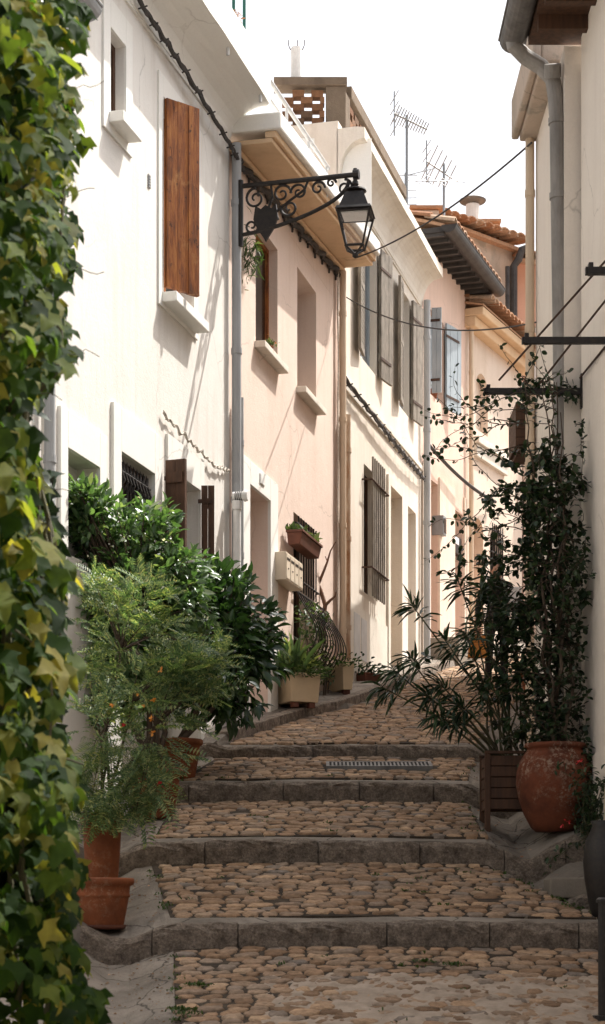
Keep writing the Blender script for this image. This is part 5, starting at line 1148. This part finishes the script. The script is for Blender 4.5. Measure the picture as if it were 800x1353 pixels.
def catenary(a, b_, sag, n=24): return [lerp(a, b_, t)+np.array([0, 0, -4*sag*t*(1-t)]) for t in np.linspace(0, 1, n)]
mb.tube(catenary(F3.w(.05, .1, F3.h_of(460, 362)), P(703, 188, 17.4), .15), .010, 5); tag(mb.build('overhead_cable', 'cable'), 'black cable swooping from the lantern corner up to the right roof slab', 'cable')
mb = MB(); mb.tube(catenary(F3.w(.05, .1, F3.h_of(462, 412)), P(712, 425, 17.5), .22), .008, 5); tag(mb.build('overhead_cable', 'cable'), 'nearly level dark cable crossing the lane below the lantern', 'cable')
mb = MB(); mb.tube(catenary(F4.w(0.0, .1, F4.h_of(564, 592)), F5.w(F5.s_of(655, .1), .1, F5.h_of(655, 668)), .1), .03, 6); tag(mb.build('overhead_cable', 'cable'), 'thick dark cable sagging from the grey pipe across the salmon house', 'cable')
# antennas
def yagi(px, py, Y, boom, els, label, grp='television aerials', mast=None, el=.3, tilt=-.35):
    c = P(px, py, Y); base = P(*mast); t = thing('tv_antenna', tuple(base), label, 'antenna', grp)
    mb = MB(); mb.tube([base, P(mast[0], py-6, Y)], .022, 7); mb.build('mast', 'zinc', t)
    mb = MB(); d = np.array([cos(tilt), .25, sin(tilt)]); a, b_ = c-d*boom*.4, c+d*boom*.6; mb.tube([a, b_], .016, 6); mb.build('boom', 'zinc', t)
    mb = MB()
    for k in range(els):
        q = lerp(a, b_, (k+.5)/els); e = np.array([.25, -.9, .28]); e /= np.linalg.norm(e); L = el*(1.25-.5*k/els); mb.tube([q-e*L, q+e*L], .009, 5)
    mb.build('elements', 'zinc', t)
    mb = MB(); e = np.array([0, -.6, .5])
    for zz_ in (-.24, -.08, .08, .24): q = a+np.array([0, 0, zz_]); mb.tube([q+np.array([-.05, .25, 0]), q-np.array([-.05, .25, 0])], .007, 5)
    mb.tube([a+np.array([0, 0, -.34]), a+np.array([0, 0, .34])], .012, 5); mb.build('reflector', 'zinc', t)
yagi(539, 158, 29, .55, 13, 'tv aerial with a long toothed boom on the tallest mast', mast=(538, 285, 29), el=.16)
yagi(578, 222, 31, .5, 5, 'smaller tv aerial with splayed rods right of the tall one', mast=(587, 300, 31), el=.35, tilt=-.5)
t = thing('tv_antenna', tuple(P(560, 300, 30)), 'low wide comb-like aerial rods just above the roofs', 'antenna', 'television aerials')
mb = MB(); mb.tube([P(536, 238, 30), P(615, 240, 30.5)], .012, 5); mb.tube([P(536, 232, 30), P(575, 222, 30)], .008, 5); mb.tube([P(536, 296, 30), P(536, 228, 30)], .014, 5); mb.build('boom', 'zinc', t)
mb = MB()
for x, l in ((548, 18), (562, 16), (576, 15), (590, 13), (603, 11)): mb.tube([P(x-l*.9, 238-l*.5, 30.2), P(x+l*.9, 238+l*.5, 30.2)], .007, 5)
for y in (232, 252, 262, 271): mb.tube([P(521, y, 30), P(551, y-1, 30)], .007, 5)
mb.build_each('element', 'zinc', t)
# things at the right foot
bs = P(727, 1128, 13.9); mb = MB()
x0, x1, y0, y1 = 1.80, 2.22, 13.72, 14.12; zb = gh(1.95, 13.9)-.02; zt = zb+.15
for q in ((x0, x1, y0, y0+.05), (x0, x1, y1-.05, y1), (x0, x0+.05, y0+.051, y1-.051), (x1-.05, x1, y0+.051, y1-.051)): mb.box(*q, zb, zt)
mb.box(x0+.05, x1-.05, y0+.05, y1-.05, zb, zb+.03); tag(mb.build('stone_trough', 'concrete', bevel=.012), 'low square stone trough on the gutter below the big jar', 'trough')
rk = MB(); c = np.array([2.02, 13.35, gh(2.02, 13.35)-.02]); rk.lathe(c, [(0, 0), (.16, .0), (.19, .05), (.15, .12), (.06, .15), (0, .15)], 9, .8); rk.v = [tuple(np.array(v)+rng.normal(size=3)*.012) for v in rk.v]; tag(rk.build('stone', 'kerb'), 'rough grey stone lying at the wall foot in front of the trough', 'stone')
# dark pot at the right border + black post
c = np.array([P(838, 0, 12.9)[0]-.0, 12.9, P(0, 1165, 12.9)[2]]); c[0] = 2.08; z_ = gh(2.08, 12.9); t = thing('dark_pot', (c[0], c[1], z_), 'large black glazed round pot cut by the right edge', 'pot')
mb = MB(); hh = P(0, 1085, 12.9)[2]-z_; mb.lathe((c[0], c[1], z_), [(0, 0), (.08, 0), (.12, hh*.15), (.155, hh*.42), (.165, hh*.6), (.15, hh*.8), (.10, hh*.95), (.115, hh), (.08, hh), (.07, hh*.9)], 32); mb.build('pot', 'iron', t, smooth=True)
mb = MB(); p = P(798, 1186, 10.4); z_ = gh(1.65, 10.4); r_ = .03; mb.tube([(p[0], p[1], z_), (p[0], p[1], p[2]-.03)], r_, 12); mb.tube([(p[0], p[1], p[2]-.03), (p[0], p[1], p[2]-.012), (p[0], p[1], p[2])], [r_*1.4, r_*1.4, r_*.8], 12); mb.tube([(p[0], p[1], z_), (p[0], p[1], z_+.03)], r_*2, 12); tag(mb.build('bollard', 'iron'), 'slim black iron post at the bottom right edge', 'post')
# rose by the jar
rb = np.array([2.2, 14.55, gh(2.2, 14.55)]); rs = thing('rose_bush', tuple(rb), 'dark leafy rose with a few red blooms at the wall right of the jar', 'plant')
mb = MB(); P_, D_ = [], []
for k in range(15):
    pts = [rb+rng.normal(size=3)*[.02, .05, 0]]; d = np.array([random.uniform(-.2, .1), random.uniform(-.6, .3), 1.])
    for j in range(7):
        d = d+rng.normal(size=3)*.3+[0, 0, -.05]; d /= np.linalg.norm(d); q = pts[-1]+d*.10; q[0] = min(q[0], 2.25); pts.append(q)
        for m_ in range(7): P_.append(q+rng.normal(size=3)*.03); D_.append(rng.normal(size=3))
    mb.tube(pts, list(np.linspace(.006, .002, 8)), 5)
mb.build('stems', 'stem_green', rs); P_ = np.array(P_); P_[:, 0] = np.minimum(P_[:, 0], 2.26); foliage('leaves', 'vine', [leaves(T_leaf(), P_, np.array(D_), rng.uniform(.035, .065, len(P_)))], rs)
fl = np.array([P(x, y, 14.2) for x, y in ((744, 1092), (751, 1085), (763, 1008), (767, 1004))]); foliage('blooms', 'flower_red', [leaves(T_round(), np.repeat(fl, 7, 0)+rng.normal(size=(28, 3))*.006, rng.normal(size=(28, 3)), .02)], rs)
# pot with plant further up the lane at the right
potted(704, 916, 19.6, .13, .2, 'orange terracotta pot half hidden behind the vine, further up the lane', 'glossy', 120, (.05, .09))
# weeds
pos = []
for k in range(120):
    Y = random.choice([random.uniform(10, 12.2), random.uniform(12.6, 14.4), random.uniform(14.8, 18)]); x = random.choice([Lx(Y)+random.uniform(-.03, .05), Rx(Y)-random.uniform(-.03, .06), random.uniform(Lx(Y), Rx(Y))])
    for m_ in range(random.randint(5, 16)): pos.append((x+random.gauss(0, .02), Y+random.gauss(0, .02), gh(x, Y)+.01))
for (x, y, Y) in ((262, 1292, 11.2), (248, 1335, 10.5), (243, 1330, 10.6), (560, 1265, 11.8), (600, 1270, 11.7)):
    for m_ in range(70): q = P(x, y, Y); pos.append((q[0]+random.gauss(0, .035), Y+random.gauss(0, .03), gh(q[0], Y)+.015))
pos = np.array(pos); tag(foliage('weeds', 'weed', [leaves(T_leaf(), pos, rng.normal(size=(len(pos), 3))*.8+[0, 0, .5], rng.uniform(.012, .032, len(pos)))]), 'tiny green weeds between the cobbles', 'weeds', kind='stuff')
pos = []
for k in range(70): Y = random.uniform(10.2, 18); x = Lx(Y)-random.uniform(.05, .7) if random.random() < .6 else Rx(Y)+random.uniform(.05, .5); pos.append((x, Y, gh(x, Y)+.004))
pos = np.array(pos); d = rng.normal(size=(len(pos), 3)); d[:, 2] = .03; tag(foliage('fallen_leaves', 'tile', [leaves(T_leaf(), pos, d, rng.uniform(.015, .035, len(pos)))]), 'scattered dry fallen leaves in the gutters', 'leaves', kind='stuff')
V, F = [], []
for k in range(1500):
    Y = random.uniform(9.5, 18.2); L_ = random.random() < .55; d_ = abs(random.gauss(0, .22)) if random.random() < .6 else random.uniform(0, .7); x = Lx(Y)-d_ if L_ else min(Rx(Y)+d_*.8, 2.28)
    if any(q-.02 < Y < q+.3 for q, _ in STEPS): continue
    s_ = random.choice([.002, .003, .004, .005, .007, .010]); b_ = len(V); z = gh(x, Y)-.004
    for (dx, dy, dz) in ((-1, -1, 0), (1, -.8, 0), (.9, 1, 0), (-.8, .9, 0), (-.5, -.5, .7), (.5, -.4, .8), (.4, .5, .7), (-.5, .5, .6)): V.append((x+dx*s_*random.uniform(.7, 1.2), Y+dy*s_*random.uniform(.7, 1.2), z+dz*s_))
    F += [tuple(q+b_ for q in ff) for ff in ((4, 5, 6, 7), (0, 1, 5, 4), (1, 2, 6, 5), (2, 3, 7, 6), (3, 0, 4, 7))]
mb = MB(); mb.v = V; mb.f = F; tag(mb.build('grit', 'cobble'), 'loose grit and stone chips lying in the side gutters', 'grit', kind='stuff')
# ------------------------------------------------------------------ person up the lane, behind the vine
pf = np.array([P(657, 0, 25)[0], 25.0, 0]); pf[2] = gh(pf[0], 25)+.02
per = thing('person', tuple(pf), 'person in dark clothes with short dark hair walking in the lane behind the vine', 'person')
def skin_body(name, verts, edges, radii, mat, parent, sub=2):
    me = bpy.data.meshes.new(name); org = np.array(parent.location if parent.parent is None else parent.parent.location)
    me.from_pydata([tuple(np.array(v)) for v in verts], edges, []); me.update(); o = bpy.data.objects.new(name, me); col.objects.link(o); o.parent = parent
    md = o.modifiers.new('skin', 'SKIN'); md.use_smooth_shade = True
    sv = me.skin_vertices
    if not sv:
        bpy.context.view_layer.objects.active = o
    for i, r in enumerate(radii): me.skin_vertices[0].data[i].radius = r if hasattr(r, '__len__') else (r, r)
    me.skin_vertices[0].data[0].use_root = True
    sb_ = o.modifiers.new('sub', 'SUBSURF'); sb_.levels = sub; sb_.render_levels = sub; me.materials.append(M[mat]); return o
Hs = 1.68
V_ = [(0, 0, .90), (0, 0, 1.05), (0, -.01, 1.22), (0, 0, 1.36), (0, -.02, 1.43), (0, -.03, 1.47),     # spine 0-5 (neck base 4, neck 5)
      (-.10, 0, .86), (-.11, -.06, .48), (-.11, .04, .10), (-.11, -.08, .04), (.10, 0, .86), (.11, .10, .48), (.11, .26, .12), (.11, .16, .05),
      (-.17, 0, 1.34), (-.25, .02, 1.08), (-.26, -.10, .86), (-.26, -.13, .79), (.17, 0, 1.34), (.26, .02, 1.10), (.22, -.16, .98), (.16, -.24, 1.02)]
E_ = [(0, 1), (1, 2), (2, 3), (3, 4), (4, 5), (0, 6), (6, 7), (7, 8), (8, 9), (0, 10), (10, 11), (11, 12), (12, 13), (3, 14), (14, 15), (15, 16), (16, 17), (3, 18), (18, 19), (19, 20), (20, 21)]
R_ = [(.15, .11), (.13, .10), (.16, .11), (.14, .09), (.055, .055), (.05, .05), .09, .06, .045, .035, .09, .06, .045, .035, .06, .045, .033, .028, .06, .045, .033, .028]
try:
    me = bpy.data.meshes.new('body'); me.from_pydata(V_, E_, []); me.update(); bo = bpy.data.objects.new('body', me); col.objects.link(bo); bo.parent = per
    md = bo.modifiers.new('skin', 'SKIN')
    bpy.context.view_layer.update()
    if not me.skin_vertices:
        bpy.context.view_layer.objects.active = bo; bo.select_set(True); bpy.ops.object.skin_root_mark() if False else None
        me.attributes if False else None
    if me.skin_vertices:
        for i, r in enumerate(R_): me.skin_vertices[0].data[i].radius = r if hasattr(r, '__len__') else (r, r)
        me.skin_vertices[0].data[0].use_root = True
    else: print('NO SKIN LAYER')
    sb_ = bo.modifiers.new('sub', 'SUBSURF'); sb_.levels = 2; sb_.render_levels = 2; me.materials.append(M['cloth_dark'])
except Exception as ex: print('skin failed', ex)
def ball(c, r, n=16):
    mb = MB(); vs = []
    mb.lathe(np.array(pf)+np.array(c), [(r[0]*sin(pi*k/12)+.0005, -r[2]*cos(pi*k/12)) for k in range(13)], n, r[1]/r[0]); return mb
hd = ball((0, -.035, 1.56), (.075, .095, .115)); hd.tube([pf+[0, -.02, 1.40], pf+[0, -.03, 1.52]], .045, 12)
hd.v += []; hdn = hd.build('head', 'skin', per, smooth=True)
mb = MB(); q = pf+np.array([0, -.13, 1.555]); mb.add([q+[-.014, .01, -.02], q+[.014, .01, -.02], q+[0, -.022, -.018], q+[0, .005, .03]], [(0, 1, 2), (0, 2, 3), (2, 1, 3)])
for sx in (-1, 1): mb.tube([pf+[sx*.073, -.03, 1.53], pf+[sx*.082, -.02, 1.58]], [.012, .016], 8)
mb.build('nose_and_ears', 'skin', hdn)
mb = MB()
for sx in (-1, 1): mb.lathe(pf+np.array([sx*.03, -.118, 1.565]), [(0, -.008), (.010, 0), (0, .008)], 8)
mb.box(pf[0]-.022, pf[0]+.022, pf[1]-.127, pf[1]-.118, pf[2]+1.500, pf[2]+1.506); mb.build('eyes_and_mouth', 'hair', hdn)
ha = ball((0, -.01, 1.605), (.09, .105, .10)); ha.v = [tuple(np.array(v)+rng.normal(size=3)*.004) for v in ha.v]; ha.build('hair', 'hair', per, smooth=True)
def hand(c, d, name='hand'):
    mb = MB(); c = np.array(c); d = np.array(d)/np.linalg.norm(d); s = np.array([d[1], -d[0], 0])+1e-3; s /= np.linalg.norm(s); mb.tube([c-d*.01, c+d*.04, c+d*.085], [.024, .036, .032], 10)
    for k, L in enumerate((.06, .072, .068, .052)): b = c+d*.085+s*(k-1.5)*.018; mb.tube([b, b+d*L*.55, b+d*L+np.array([0, -.02, 0])], [.0095, .009, .007], 7)
    b = c+d*.03+s*.03; mb.tube([b, b+s*.03+d*.02, b+s*.035+d*.05], [.012, .010, .008], 7); return mb.build(name, 'skin', per, smooth=True)
hand(pf+np.array([-.26, -.14, .80]), (0, -.25, -1)); hand(pf+np.array([.16, -.25, 1.02]), (-.6, -.3, .5))
mb = MB(); c = pf+np.array([.22, -.10, 1.20]); mb.hexa([c+[-.11, -.05, -.17], c+[.11, -.05, -.17], c+[.11, .05, -.17], c+[-.11, .05, -.17], c+[-.09, -.03, .13], c+[.09, -.03, .13], c+[.09, .03, .13], c+[-.09, .03, .13]]); tb_ = mb.build('shoulder_bag', 'cloth_white', bevel=.02); tag(tb_, 'white cloth bag at the shoulder of the person in the lane', 'bag')
mb = MB(); c = pf+np.array([-.27, -.15, .55]); mb.hexa([c+[-.13, -.05, -.16], c+[.13, -.05, -.16], c+[.13, .05, -.16], c+[-.13, .05, -.16], c+[-.10, -.02, .13], c+[.10, -.02, .13], c+[.10, .02, .13], c+[-.10, .02, .13]]); mb.tube([c+[-.08, 0, .12], c+[0, 0, .24], c+[.08, 0, .12]], .008, 6); tag(mb.build('carrier_bag', 'cloth_orange', bevel=.02), 'orange carrier bag in the hand of the person in the lane', 'bag')
for sx, y in ((-.11, -.04), (.11, .20)):
    mb = MB(); mb.tube([pf+[sx, y+.07, .04], pf+[sx, y, .045], pf+[sx, y-.12, .03], pf+[sx, y-.17, .025]], [.035, .045, .045, .025], 10); mb.build('shoe', 'hair', per, smooth=True)
